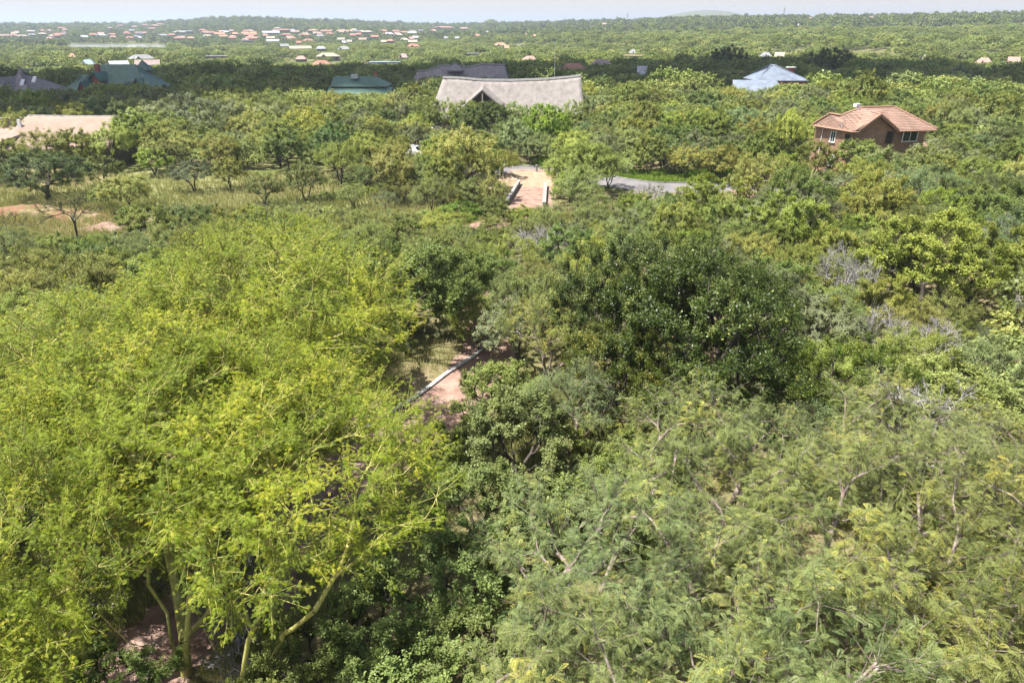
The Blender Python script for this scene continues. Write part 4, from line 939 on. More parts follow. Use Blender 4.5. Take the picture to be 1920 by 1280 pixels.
for s in (1, 2, 3, 4):   # far woodland crowns: few, larger leaf clumps
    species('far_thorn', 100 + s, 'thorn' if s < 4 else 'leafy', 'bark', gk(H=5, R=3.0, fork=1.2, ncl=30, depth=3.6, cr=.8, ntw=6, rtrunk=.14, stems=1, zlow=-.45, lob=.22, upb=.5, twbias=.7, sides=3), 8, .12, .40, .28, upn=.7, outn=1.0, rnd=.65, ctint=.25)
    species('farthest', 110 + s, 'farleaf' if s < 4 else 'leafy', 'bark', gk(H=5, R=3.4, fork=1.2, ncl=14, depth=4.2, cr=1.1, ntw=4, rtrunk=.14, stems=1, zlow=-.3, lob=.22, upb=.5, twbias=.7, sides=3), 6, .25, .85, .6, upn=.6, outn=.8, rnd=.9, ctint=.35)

# ------------------------------------------------------------------ windows that stay open (photo pixels, feature distance)
WIN = [(1524, 197, 1600, 262, 88), (1600, 197, 1760, 240, 84), (1690, 240, 1757, 258, 84), (1700, 258, 1755, 270, 80),
       (815, 148, 880, 172, 120), (878, 150, 948, 187, 119), (945, 150, 1090, 172, 118), (812, 172, 840, 186, 118), (1060, 172, 1088, 186, 118),
       (80, 217, 207, 236, 100), (110, 236, 190, 246, 96), (0, 238, 66, 262, 92), (0, 226, 22, 240, 92),
       (627, 148, 742, 174, 170), (146, 128, 296, 158, 220), (24, 142, 98, 170, 190), (785, 122, 948, 145, 205), (1358, 125, 1500, 152, 190), (1362, 150, 1440, 164, 180), (1440, 150, 1500, 155, 180),
       (948, 314, 1038, 352, 72), (955, 352, 1026, 386, 62), (942, 312, 1046, 322, 76), (1172, 343, 1350, 357, 70), (1180, 328, 1300, 345, 74), (1040, 298, 1105, 314, 84),
       (768, 276, 786, 287, 80), (818, 236, 832, 243, 100), (1390, 358, 1420, 372, 62), (1130, 338, 1172, 350, 70),
       (865, 668, 893, 690, 33), (830, 680, 880, 730, 32), (780, 700, 860, 770, 30), (735, 735, 840, 790, 28), (700, 770, 760, 805, 26), (770, 770, 815, 800, 24),
       (-40, 380, 100, 398, 58), (0, 398, 60, 412, 54), (180, 392, 225, 432, 52), (95, 405, 190, 440, 50), (225, 336, 345, 372, 66), (60, 350, 150, 372, 66), (340, 352, 560, 372, 64), (150, 335, 210, 352, 72), (310, 300, 340, 330, 84), (905, 412, 930, 428, 56), (0, 340, 60, 378, 66),
       (630, 360, 760, 385, 62)]
WIN += HW
WIN += [(130, 85, 310, 89, 900)]
WIN += [(-60, 345, 640, 384, 64), (-60, 384, 215, 400, 58), (150, 325, 640, 345, 72), (640, 368, 800, 392, 62)]
def gdist(y1): return CAMH / tan(PITCH + math.atan((y1 - 640) / 1280)) - 1.0
NG = 18
WIN = [w if i < NG or w[4] > 110 or w[4] in (88, 84, 80, 100, 96, 92) and w[1] < 270 and i < 18 else (*w[:4], gdist(w[3])) for i, w in enumerate(WIN)]
WINA = np.array(WIN, float)
BLOCK = []  # circles on the ground where nothing grows
def poly_block(pixels): BLOCK.append(np.array([P(*q)[:2] for q in pixels]))
def inpoly(x, y, poly):
    n = len(poly); r = np.zeros(len(x), bool); j = n - 1
    for i in range(n):
        xi, yi = poly[i]; xj, yj = poly[j]
        c = ((yi > y) != (yj > y)) & (x < (xj - xi) * (y - yi) / (yj - yi + 1e-12) + xi); r ^= c; j = i
    return r
BLOCK.append(np.array([p for p in rA[::2]] + [p for p in rB[::-2]]))
BLOCK.append(np.array([p for p in tA if p[1] < 35] + [p for p in tB[::-1] if p[1] < 35]))
poly_block([(948, 310), (1048, 314), (1038, 395), (985, 420), (940, 425), (930, 380)])
WIN_ = 0
BLOCK.append(np.array([(32, 82), (54, 82), (54, 98), (32, 98)])); BLOCK.append(np.array([(-17, 118), (17, 118), (17, 138), (-17, 138)]))
BLOCK.append(np.array([(-82, 94), (-55, 94), (-55, 118), (-82, 118)])); BLOCK.append(np.array([(-80, 84), (-58, 84), (-58, 98), (-80, 98)]))
BLOCK.append(np.array(LAKE))
for o in list(COL.objects):
    if o.get('category') in ('house', 'lodge') and o.parent is None and hypot(o.location.x, o.location.y) > 140:
        s = 11 * max(o.scale.x, 1) if abs(o.scale.x - 1) > 1e-6 else 15
        c = o.location; BLOCK.append(np.array([(c.x - s, c.y - s * .55), (c.x + s, c.y - s * .55), (c.x + s, c.y + s * .55), (c.x - s, c.y + s * .55)]))
def fit(x, y, R, H, minh, sink=0):
    """shrink trees standing in front of something the photo shows"""
    x, y, R, H = [np.asarray(v, float).copy() for v in (x, y, R, H)]
    z = terrain(x, y); r = y; keep = np.ones(len(x), bool)
    for b in BLOCK: keep &= ~inpoly(x, y, b)
    for x0, y0, x1, y1, rw in WINA:
        pxx, pyt = proj(x, y, z + H); f = y * cp - (z - CAMH) * sp_
        hw = R * .8 * 1280 / np.maximum(f, 1)
        hitm = keep & (r < rw - 1) & (pxx + hw > x0) & (pxx - hw < x1) & (pyt < y1)
        if not hitm.any(): continue
        # height that keeps the top just under the window
        d = np.tan(PITCH + np.arctan((y1 - 640) / 1280)); Hn = CAMH - r * d / 1.0 - z - .15
        pyb = proj(x, y, z)[1]
        hitm &= ~(pyb < y0)
        s = np.where(hitm, np.clip(Hn / H, 0, 1), 1.0)
        keep &= ~(hitm & (Hn < minh)); R = np.where(s < 1, np.maximum(R * np.maximum(s, .3), .75), R); H = H * s
    return keep, R, H

# ------------------------------------------------------------------ single trees the photo shows clearly
MAN = []
def man(key, v, x, y, R, H, label, name='tree', cat='tree', color=None, rz=None, group=None):
    m = SRC[key][v % len(SRC[key])]; o = plant(name, m, label, cat, x, y, R, H, rz, group, color); MAN.append((x, y, R)); return o
def pt(px, py, z): q = P(px, py, z); return q[0], q[1]
FB = 'fever_tree'
x, y = pt(350, 1262, 0); man('fever_lean', 0, x, y, 4.4, 9.0, 'yellow green fever tree whose several yellow trunks rise at the bottom left', FB, rz=.15)
man('fever', 1, -12.3, 12.8, 4.2, 8.4, 'fever tree at the bottom left corner, left of the bare trunks', FB, rz=2.0)
x, y = pt(470, 1300, 0); man('fever_lean', 0, x + .3, y, 3.9, 8.0, 'fever tree right of the bare trunks, reaching to the bottom middle', FB, rz=-.45)
man('fever', 0, -12.4, 9.4, 3.5, 7.0, 'lowest fever tree, at the very bottom left', FB, rz=5)
man('fever', 0, -13.2, 20.5, 5.4, 8.8, 'broad fever tree filling the left edge of the picture', FB, rz=1.7)
man('fever', 1, -10.0, 26.0, 6.0, 9.6, 'tallest fever tree, its bright top below the grassy clearing', FB, rz=5.3)
man('fever', 0, -9.6, 18.4, 4.0, 7.9, 'fever tree beside the white kerb of the dirt track', FB, rz=3.1)
man('fever', 1, -18.5, 17.5, 4.8, 7.9, 'fever tree half out of the picture at lower left', FB, rz=.9)
man('fever', 0, -9.2, 23.2, 3.6, 7.2, 'low fever tree between the tallest one and the white kerb', FB, rz=2.6)
for i, (a, b, r, h, c) in enumerate([(-12.4, 10.2, 1.6, 2.6, (1.2, 1.2, 1)), (-10.6, 12.2, 1.4, 2.2, (1, 1.05, 1)), (-9.4, 16.6, 1.7, 2.6, (.9, 1, 1)), (-5.4, 13.0, 1.5, 2.7, (1, 1, 1)), (-13.4, 15.0, 1.7, 2.6, (1.1, 1.1, 1)), (-6.9, 11.6, 1.1, 1.7, (1.2, 1.1, 1)), (-4.6, 10.6, 1.3, 2.4, (1.1, 1.1, 1))]):
    man('leafy_near' if i % 2 else 'shrub', i, a, b, r, h, 'low green bush on the red ground under the fever trees', 'leafy_bush', 'bush', color=c, rz=i * 1.3, group='low bushes under the fever trees')
FT = 'feathery_thorn_tree'; k_ = 0
FL = ['feathery thorn tree at the very bottom middle', 'feathery thorn tree at the bottom, right of the middle', 'feathery thorn tree in the bottom right corner', 'feathery thorn tree just right of the light leafy bushes',
      'feathery thorn tree with a bare forked grey branch, lower right', 'feathery thorn tree at the right edge of the lower right', 'feathery thorn tree standing directly in front of the big dark green tree', 'feathery thorn tree in front of the fallen grey branches',
      'feathery thorn tree left of the big forked branch', 'feathery thorn tree between the bottom corner and the fallen branches']
FP = [(1.2, 8.6, 3.0, 6.2), (6.0, 8.8, 3.2, 6.8), (11.0, 9.3, 3.3, 6.8), (2.4, 13.0, 3.0, 6.4), (8.0, 13.2, 3.4, 7.0), (14.6, 13.0, 3.4, 6.9), (6.0, 16.8, 3.0, 6.9), (12.0, 17.4, 3.2, 6.6), (4.9, 11.2, 2.7, 6.5), (11.3, 13.2, 2.8, 6.8)]
fc = [(1, 1, 1), (.95, 1, 1.05), (1.08, 1.0, .85), (.92, 1, 1.15), (1.05, 1.02, .9), (1.1, 1.02, .85), (1, 1.02, .95), (1.0, .98, 1.0), (.95, 1.0, 1.1), (1.06, 1, .9)]
for i, (a, b, r, h) in enumerate(FP): man('feather', i, a, b, r, h, FL[i], FT, color=fc[i], rz=1.1 * i)
man('feather', 1, 2.6, 24.5, 1.9, 4.2, 'small grey green feathery tree right of the dirt track', FT, color=(.85, .95, 1.15), rz=1)
man('feather', 2, 1.9, 31.0, 2.1, 4.8, 'yellow green feathery tree touching the left side of the big dark trees', FT, color=(1.15, 1.1, .75), rz=4)
man('feather', 0, 9.2, 20.8, 1.9, 4.6, 'feathery tree low in front of the big dark green tree', FT, color=(.9, .95, 1.0), rz=2.2)
man('feather', 1, 16.5, 19.0, 2.4, 4.6, 'feathery tree right of the fallen grey branches', FT, color=(1, .95, .9), rz=5)
GT = 'evergreen_tree'
man('glossy', 0, 8.2, 26.6, 4.5, 7.9, 'big dark glossy evergreen tree with a broad dome right of the middle', GT, rz=.5)
man('glossy', 1, 5.9, 31.6, 3.8, 7.5, 'dark glossy evergreen tree, the left and more upright of the big dark group', GT, rz=2.5)
man('glossy', 0, 10.6, 31.0, 3.2, 6.6, 'dark glossy evergreen tree at the back right of the big dark group', GT, rz=4.4, color=(1.1, 1.05, 1))
man('glossy', 1, 4.7, 26.8, 2.6, 5.2, 'lower evergreen tree with paler leaves at the left foot of the big dark group', GT, rz=1.5, color=(1.7, 1.35, 1.2))
man('glossy', 1, 14.6, 25.6, 2.6, 4.9, 'small evergreen with bright yellow green shoots at the right foot of the dark group', GT, rz=5.5, color=(1.8, 1.7, 1.2))
man('leafy_near', 0, -5.9, 34.6, 3.5, 6.4, 'dark leafy tree shading the upper end of the white kerb', 'leafy_tree', color=(.75, .8, .8), rz=1)
man('leafy_near', 1, -9.5, 37.5, 2.8, 5.6, 'dark leafy tree right behind the tallest fever tree', 'leafy_tree', color=(.7, .75, .8), rz=3)
man('leafy_near', 2, -.5, 26.0, 2.1, 3.4, 'light yellow green leafy bush at the right edge of the dirt track', 'leafy_bush', 'bush', color=(1.2, 1.2, 1.3), rz=3)
man('leafy_near', 0, .2, 22.6, 2.3, 3.9, 'pale leafy bush right of the track, nearer than the yellow green one', 'leafy_bush', 'bush', color=(1.25, 1.15, 1.5), rz=2)
man('leafy_near', 1, -1.3, 18.5, 2.0, 3.6, 'leafy bush in the gap between fever trees and feathery trees', 'leafy_bush', 'bush', color=(1.25, 1.2, 1.5), rz=5)
for i, (a, b, r, h) in enumerate([(-1.6, 15.4, 2.0, 3.6), (-2.4, 11.6, 1.9, 3.4), (-.9, 12.2, 1.7, 3.2), (-3.8, 14.0, 1.7, 2.9), (-1.4, 9.6, 1.7, 2.8), (2.8, 17.5, 2.0, 3.8)]):
    man('leafy_near', i, a, b, r, h, 'dark leafy bush under the trees at the bottom middle', 'leafy_bush', 'bush', color=(.9, .95, 1.1), rz=i, group='dark leafy bushes at the bottom middle')
for i, (a, b, r, h) in enumerate([(17.5, 23.5, 2.4, 3.8), (20.0, 21.0, 2.4, 3.6), (19.5, 26.5, 2.3, 3.6), (16.8, 15.9, 2.2, 3.6)]):
    man('leafy_near', i + 1, a, b, r, h, 'leafy bush at the right edge near the fallen grey branches', 'leafy_bush', 'bush', color=(1.2, 1.1, 1.25), rz=i * 2, group='leafy bushes at the right edge')
def mp(key, v, px, pyb, wpx, pyt, label, name='thorn_tree', color=None, group=None, cat='tree'):
    q = P(px, pyb); e = PITCH + math.atan((pyt - 640) / 1280); H = CAMH - q[1] * tan(e); dep = q[1] * cp + CAMH * sp_
    return man(key, v, q[0], q[1], wpx / 2 / 1280 * dep, max(H, .8), label, name, cat, color, group=group)
YG = (1.25, 1.2, .85)
mp('umbrella', 0, 1093, 364, 138, 273, 'spreading yellow green umbrella thorn tree right of the red driveway', color=YG)
mp('umbrella', 0, 940, 335, 60, 283, 'flat topped yellow green thorn tree at the left end of the road', color=(1.3, 1.2, .8))
mp('thorn_mid', 0, 873, 372, 118, 246, 'tall rounded olive thorn tree left of the red driveway', color=(1.1, 1.05, 1.0))
mp('thorn_mid', 1, 742, 372, 104, 270, 'olive brown thorn tree in the centre left of the tall rounded one', color=(1.15, 1.0, .9))
mp('thorn_mid', 2, 925, 398, 56, 332, 'small slender thorn tree just left of the driveway headwall', color=(.95, .9, .9))
mp('thorn_mid', 3, 884, 392, 58, 335, 'small thorn tree next to the slender one left of the driveway', color=(.9, .9, .9))
mp('thorn_near', 1, 815, 408, 78, 330, 'round feathery olive thorn tree standing alone left of the driveway', color=(1.15, 1.1, 1.2))
mp('glossy', 0, 92, 376, 158, 284, 'broad dark leafy tree with a black shadow below it at the left', 'leafy_tree', color=(1.5, 1.45, 2.4))
mp('leafy_mid', 1, 200, 352, 62, 294, 'small dense dark tree right of the broad dark leafy tree', 'leafy_tree', color=(.9, .85, .8))
mp('sparse', 0, 147, 478, 96, 366, 'thin nearly bare tree with a forked trunk in front of the red soil', color=(1.0, .9, .9))
mp('sparse', 0, 36, 478, 80, 398, 'small sparse thorn tree at the left edge, left of the thin bare tree', color=(1.1, 1, .9))
mp('thorn_near', 2, 46, 505, 90, 430, 'sparse olive thorn bush at the left edge under the small sparse tree', color=(1.0, .95, 1.0))
mp('thorn_mid', 0, 322, 322, 66, 266, 'slender tree with a clear trunk at the edge of the grassy clearing', color=(.9, .9, .9))
mp('leafy_mid', 2, 292, 330, 60, 280, 'bright green small tree left of the slender trunk at the clearing', 'leafy_tree', color=(1.1, 1.2, .8))
mp('grey', 0, 365, 360, 76, 300, 'grey green rounded bushy tree in the middle of the grassy clearing', 'grey_green_tree', color=(.75, .8, .8))
mp('leafy_mid', 0, 433, 356, 60, 296, 'olive tree right of the grey green one at the clearing', 'leafy_tree', color=(1.3, 1.1, .8))
mp('thorn_mid', 1, 498, 386, 62, 328, 'small dark thorn tree with a clear trunk above the fever tree top', color=(.85, .85, .9))
mp('thorn_mid', 3, 575, 378, 70, 305, 'olive thorn tree behind the top of the tallest fever tree', color=(1.05, 1, .95))
mp('thorn_mid', 2, 245, 398, 84, 330, 'loose olive thorn bush in the dry grass left of the fever tree top', color=(1.15, 1.05, .9))
for i, (a, b, c, d) in enumerate([(318, 268, 84, 186), (372, 270, 90, 180), (430, 266, 80, 184), (520, 262, 78, 190), (402, 280, 70, 205)]):
    mp('grey', i, a, b, c, d, ['left one of the billowy grey green trees right of the tan roof', 'middle one of the billowy grey green trees right of the tan roof', 'right one of the billowy grey green trees right of the tan roof', 'billowy pale grey green tree apart from its neighbours, toward the green roofed house', 'lower billowy grey green tree in front of the other ones'][i], 'grey_green_tree', color=[(1, 1, 1), (.9, .95, 1), (1.05, 1.05, 1), (1.2, 1.2, .9), (.95, 1, .95)][i])
mp('leafy_mid', 0, 1022, 290, 84, 196, 'bright green dense tree in front of the right half of the pale lodge', 'leafy_tree', color=(1.15, 1.3, .6))
mp('leafy_mid', 1, 634, 330, 66, 232, 'dark blue green dense tree in the left centre', 'leafy_tree', color=(.6, .8, .95))
mp('leafy_mid', 2, 870, 235, 26, 156, 'narrow dark tree against the left half of the pale lodge roof', 'leafy_tree', color=(.7, .75, .8))
mp('leafy_mid', 0, 960, 232, 20, 168, 'thin grey tree right of the lodge entrance', 'leafy_tree', color=(.8, .8, 1.2))
mp('leafy_mid', 1, 986, 240, 24, 166, 'narrow dark cone shaped tree in front of the lodge', 'leafy_tree', color=(.6, .65, .7))
mp('leafy_mid', 2, 1013, 232, 26, 152, 'narrow yellowish tree reaching the lodge ridge', 'leafy_tree', color=(1.7, 1.2, .6))
mp('thorn_mid', 0, 1032, 232, 56, 165, 'rounded green tree in front of the right part of the lodge roof', color=(.95, 1.1, .9))
mp('thorn_mid', 1, 52, 300, 64, 210, 'olive tree covering the left part of the tan roof', color=(1, 1, .95))
mp('grey', 1, 182, 262, 34, 222, 'small bluish grey tree in front of the tan roof', 'grey_green_tree', color=(.7, .75, .8))
mp('umbrella', 0, 1646, 303, 116, 208, 'wide yellowish green tree hiding the middle of the brick house', color=(1.35, 1.25, .8))
mp('leafy_mid', 1, 1606, 235, 70, 139, 'large dark olive tree beyond the brick house, at the edge of the cloud shadow', 'leafy_tree', color=(1.2, 1.05, .9))
mp('thorn_mid', 3, 1470, 300, 52, 206, 'yellow green tree left of the brick house', color=(1.5, 1.35, .8))
mp('leafy_near', 0, 1325, 425, 96, 333, 'bright yellow green bushy tree in front of the road, right of its middle', 'leafy_tree', color=(1.35, 1.3, .85))
mp('leafy_near', 1, 1480, 480, 120, 366, 'bright green rounded tree with dark hollows below the brick house', 'leafy_tree', color=(1.25, 1.2, .85))
mp('leafy_near', 2, 1715, 585, 190, 410, 'yellow green leafy tree at the right, under the brick house', 'leafy_tree', color=(1.15, 1.08, .75))
mp('leafy_near', 0, 1895, 560, 120, 420, 'yellow green leafy tree at the right edge of the middle ground', 'leafy_tree', color=(1.15, 1.08, .75))
mp('leafy_near', 0, 988, 428, 74, 389, 'low olive bush closing the lower end of the red driveway', 'leafy_bush', color=(1.3, 1.2, .9), cat='bush')
mp('thorn_near', 1, 938, 446, 70, 402, 'round olive thorn bush below the left headwall of the driveway', 'thorn_bush', color=(1.1, 1.1, 1), cat='bush')
mp('thorn_near', 3, 1030, 440, 70, 396, 'olive thorn bush below the right headwall of the driveway', 'thorn_bush', color=(1.15, 1.1, .95), cat='bush')
for i, (a, b, r, h, l) in enumerate([(3.2, 20.4, 1.5, 2.4, 'leafy bush between the pale bushes and the feathery trees'), (4.9, 22.2, 1.5, 2.5, 'leafy bush at the left foot of the big dark trees'), (1.6, 19.6, 1.3, 2.2, 'small leafy bush under the small grey green feathery tree'), (3.6, 24.0, 1.3, 1.9, 'low leafy bush behind the small grey green feathery tree'), (-.6, 29.5, 1.2, 1.9, 'small leafy bush right beside the upper end of the dirt track')]):
    man('leafy_near', i, a, b, r, h, l, 'leafy_bush', 'bush', color=(1.15, 1.12, 1.1), rz=i)
mp('leafy_near', 1, 855, 440, 90, 380, 'fresh green leafy bush at the foot of the driveway', 'leafy_bush', color=(1.0, 1.25, .9), cat='bush')
for i, (a, b, r, h) in enumerate([(-19.6, 21.5, 2.0, 3.2), (-17.6, 19.2, 1.8, 2.8), (-21.5, 24.5, 2.2, 3.4)]):
    man('leafy_near', i, a, b, r, h, 'leafy bush behind the lowest fever trees at the left edge', 'leafy_bush', 'bush', color=(1.1, 1.1, 1), rz=i, group='leafy bushes at the left edge behind the fever trees')
DB = 'dead_bush'
for i, (a, b, r, h, l) in enumerate([(-7.4, 13.8, .9, 1.3, 'small dead bush right of the pale trunks under the fever trees'), (-9.9, 12.6, .8, 1.0, 'small dead bush left of the pale trunks under the fever trees'), (-8.2, 16.4, 1.0, 1.5, 'dry grey bush on the red ground behind the pale trunks')]):
    man('dead', i, a, b, r, h, l, DB, 'bush', rz=i)
for i, (px, pb, wd, tp, lab) in enumerate([(1560, 580, 80, 470, 'bare grey bush right of the big dark group'), (1604, 600, 60, 500, 'thin bare grey bush beside the bright yellow green tree'), (1640, 690, 90, 590, 'dead grey bush behind the small evergreen tree'), (1745, 700, 90, 610, 'pale dead bush on the brown grass patch'),
        (1855, 480, 40, 405, 'small dead grey bush near the right edge'), (1900, 620, 70, 520, 'dead grey bush at the right edge'), (1015, 500, 100, 430, 'grey bare thorn bush in the centre, above the track'), (1545, 440, 60, 385, 'grey twiggy bush below the brick house'), (1215, 395, 60, 345, 'bare dark bush in front of the road')]):
    mp('dead', i, px, pb, wd, tp, lab, DB, cat='bush')
# fallen dead tree
q = P(1790, 850, .8)
o = plant('fallen_dead_tree', SRC['dead'][0], 'fallen dead tree, a tangle of long pale grey branches at the right', 'dead tree', q[0] + .8, q[1] - .4, 2.3, 5.6, 0)
o.rotation_euler = (radians(-20), radians(-72), radians(25)); o.location.z = .9
o = plant('fallen_dead_tree', SRC['dead'][1], 'fallen dead branches lying right behind the longer fallen tree', 'dead tree', q[0] + .3, q[1] + 1.4, 1.8, 4.4, 0)
o.rotation_euler = (radians(15), radians(-64), radians(50)); o.location.z = .9
q = P(1640, 760, 0); m_ = MB(); m_.bar((0, 0, 0), (.15, .1, 1.3), .16, .13, 8); m_.bar((.15, .1, 1.25), (-.15, .3, 2.6), .13, .09, 8); m_.bar((.13, .08, 1.5), (.7, 0, 2.2), .07, .03, 6)
t = thing('dead_stump', 'broken pale grey stump beside the fallen branches', 'stump', (q[0], q[1], 0)); m_.build('trunk', M['dead'], t)
# the two great round trees at the back of the shaded wood and one on the skyline
for px, w_, tp, lab, rr_ in ((1355, 62, 86, 'left one of two great dark round trees standing above the shaded wood at right', 285), (1540, 76, 88, 'right and wider one of two great dark round trees above the shaded wood', 285)):
    d = ray(px, 200); h = hypot(d[0], d[1]); x, y = d[0] / h * rr_, d[1] / h * rr_; e = PITCH + math.atan((tp - 640) / 1280); z = float(terrain(x, y)); H = CAMH - rr_ * tan(e) - z
    man('glossy', 0 if px < 1400 else 1, x, y, w_ / 2 / 1280 * rr_ * .92, H, lab, 'round_tree', color=(1.2, 1.1, 1.0))
x, y, z, r = hit(920, 48.5, 0); man('far_thorn', 0, x, y, 19 / 2 / 1280 * r, 11 * r / 1280 * 1.2, 'round tree standing out on the skyline in the middle', 'round_tree')

mp('leafy_mid', 0, 20, 342, 90, 262, 'olive leafy tree under the slanting tan roof at the left edge', 'leafy_tree', color=(1.2, 1.1, .9))
mp('thorn_mid', 2, 95, 326, 84, 244, 'olive thorn tree in front of the left end of the broad tan roof', color=(1.1, 1.05, .9))
mp('leafy_mid', 1, 150, 322, 80, 246, 'yellowish leafy tree in front of the middle of the broad tan roof', 'leafy_tree', color=(1.5, 1.3, .8))
mp('thorn_mid', 0, 222, 318, 78, 236, 'light olive thorn tree at the right end of the broad tan roof', color=(1.25, 1.2, .9))
mp('leafy_mid', 1, 1548, 312, 74, 262, 'leafy bush hiding the foot of the brick house wall under its tank', 'leafy_tree', color=(1.1, 1.05, .9))
mp('thorn_mid', 2, 1602, 318, 72, 255, 'olive thorn tree left of the wide yellowish tree at the brick house', color=(1.05, 1.05, .95))
mp('thorn_mid', 0, 1712, 326, 76, 282, 'olive thorn tree under the big window of the brick house', color=(1.15, 1.1, .9))
mp('thorn_mid', 3, 803, 262, 60, 182, 'olive thorn tree beside the left corner of the pale lodge', color=(1.05, 1.05, .9))
mp('thorn_mid', 1, 835, 262, 56, 188, 'olive thorn tree hiding the left foot of the pale lodge', color=(1.0, 1.0, .95))
mp('thorn_mid', 3, 1075, 258, 50, 188, 'olive thorn tree at the right foot of the pale lodge', color=(1.1, 1.08, .95))
mp('leafy_mid', 2, 912, 262, 56, 193, 'dark leafy tree directly below the lodge entrance', 'leafy_tree', color=(.85, .85, .9))
# ------------------------------------------------------------------ the bush in between
rng = np.random.default_rng(77)
CAND = []; cell = {}
def tryadd(x, y, R, sp):
    ci, cj = int(x // 6), int(y // 6)
    for a in (-1, 0, 1):
        for b in (-1, 0, 1):
            for (u, v, q) in cell.get((ci + a, cj + b), ()):
                if (u - x) ** 2 + (v - y) ** 2 < (sp * (q + R)) ** 2: return False
    cell.setdefault((ci, cj), []).append((x, y, R)); return True
for (x, y, R) in MAN:
    if y < 140: cell.setdefault((int(x // 6), int(y // 6)), []).append((x, y, R))
RMAX = 178.0
def dens(x, y, r):
    px, py = proj(x, y, 0)
    return px, py
for n_, (lo, hi, sp) in enumerate(((1.8, 2.8, .64), (1.2, 1.8, .62), (.8, 1.2, .62))):
    for k in range(16000):
        r = RMAX * math.sqrt(rng.uniform(.015, 1)); a = rng.uniform(-.74, .74); x, y = r * sin(a), r * cos(a)
        if r < 40 and x < -3.5 - .0 * r and r < 33: continue
        if r < 20.5: continue
        if n_ == 2 and r > 88: continue
        px, py = proj(x, y, 0)
        # dry clearing at left stays open
        R = rng.uniform(lo, hi) * (1.0 if r > 60 else .86)
        if r > 100: R *= 1.1
        if not tryadd(x, y, R, sp): continue
        if px < 640 and 322 < py < 402 and (n_ == 0 or rng.uniform() > .30): continue
        if px < 230 and 322 < py < 462 and rng.uniform() > .12: continue
        if 640 <= px < 900 and 372 < py < 425 and rng.uniform() > .4: continue
        if 1040 < px < 1330 and 365 < py < 440 and rng.uniform() > .55: continue
        CAND.append((x, y, R, n_))
CAND = np.array(CAND)
X, Y, R_ = CAND[:, 0], CAND[:, 1], CAND[:, 2]
r_ = np.hypot(X, Y); u = rng.uniform(size=len(X))
patch = np.sin(X / 17 + 2) * np.sin(Y / 21 + 1) + .5 * np.sin(X / 7 + Y / 9)
kind = np.where(u + patch * .16 < .56, 0, np.where(u < .90, 1, 3)); kind = np.where(CAND[:, 3] == 1, np.where(u < .45, 0, np.where(u < .75, 1, 2)), kind); kind = np.where(CAND[:, 3] == 2, 2, kind)
kind = np.where((np.hypot(X - 7.5, Y - 29) < 10.5) & (kind != 2), np.where(u < .6, 0, 3), kind)
H_ = R_ * rng.uniform(1.5, 2.0, len(X)); H_ = np.where(kind == 1, H_ * 1.12, H_); H_ = np.where(kind == 2, R_ * rng.uniform(.9, 1.3, len(X)), H_)
H_ = np.where(r_ > 110, H_ * 1.05, H_)
keep, R2_, H2_ = fit(X, Y, R_, H_, .9)
inview = (np.abs(X / Y) < .80)
COLS = {0: [('olive', (1, 1, 1)), ('yellowish green', (1.18, 1.15, .8)), ('grey green', (.85, .92, 1.2)), ('brownish olive', (1.08, .97, .82)), ('light olive', (1.2, 1.15, 1.15))],
        1: [('dark green', (.72, .8, .8)), ('mid green', (1.1, 1.08, 1)), ('bright green', (1.2, 1.25, .85)), ('olive', (1.25, 1.1, .95))],
        2: [('grey green', (.8, .85, .85)), ('pale olive', (1, 1, .85))], 3: [('pale grey green', (.9, .92, .95)), ('silvery', (1.05, 1.05, 1.1))]}
WT = {0: [.28, .25, .17, .14, .16], 1: [.3, .32, .16, .22], 2: [.5, .5], 3: [.6, .4]}
NMK = {0: 'thorn_tree', 1: 'leafy_tree', 2: 'shrub', 3: 'grey_green_tree'}
NT = {0: 'thorn tree', 1: 'leafy tree', 2: 'low bush', 3: 'billowy tree'}
def zone(px, py):
    if px < 640:
        return 'between the tan roof and the green roofed house' if py < 262 else ('behind the grassy clearing at left' if py < 345 else ('in the grassy clearing and red soil at left' if py < 470 else 'beside the fever trees at left'))
    if px < 1000:
        return 'in front of the left half of the pale lodge' if py < 262 else ('left of the driveway and the road end' if py < 400 else ('below the driveway, above the dirt track' if py < 560 else 'along the right side of the dirt track'))
    if py < 345:
        return 'between the lodge and the tarred road' if px < 1190 else ('between the blue roofed house and the tarred road' if px < 1500 else ('around the brick house' if py > 255 else 'beyond the brick house'))
    if px < 1420: return 'between the tarred road and the big dark trees' if py < 520 else 'crowding the big dark trees'
    return 'in front of the brick house' if py < 460 else ('right of the big dark trees' if py < 700 else 'at the right edge of the near bush')
app = R2_ * H2_ / r_ ** 2
LIM = {0: 282, 1: 270, 2: 280, 3: 90}; LEFT = []
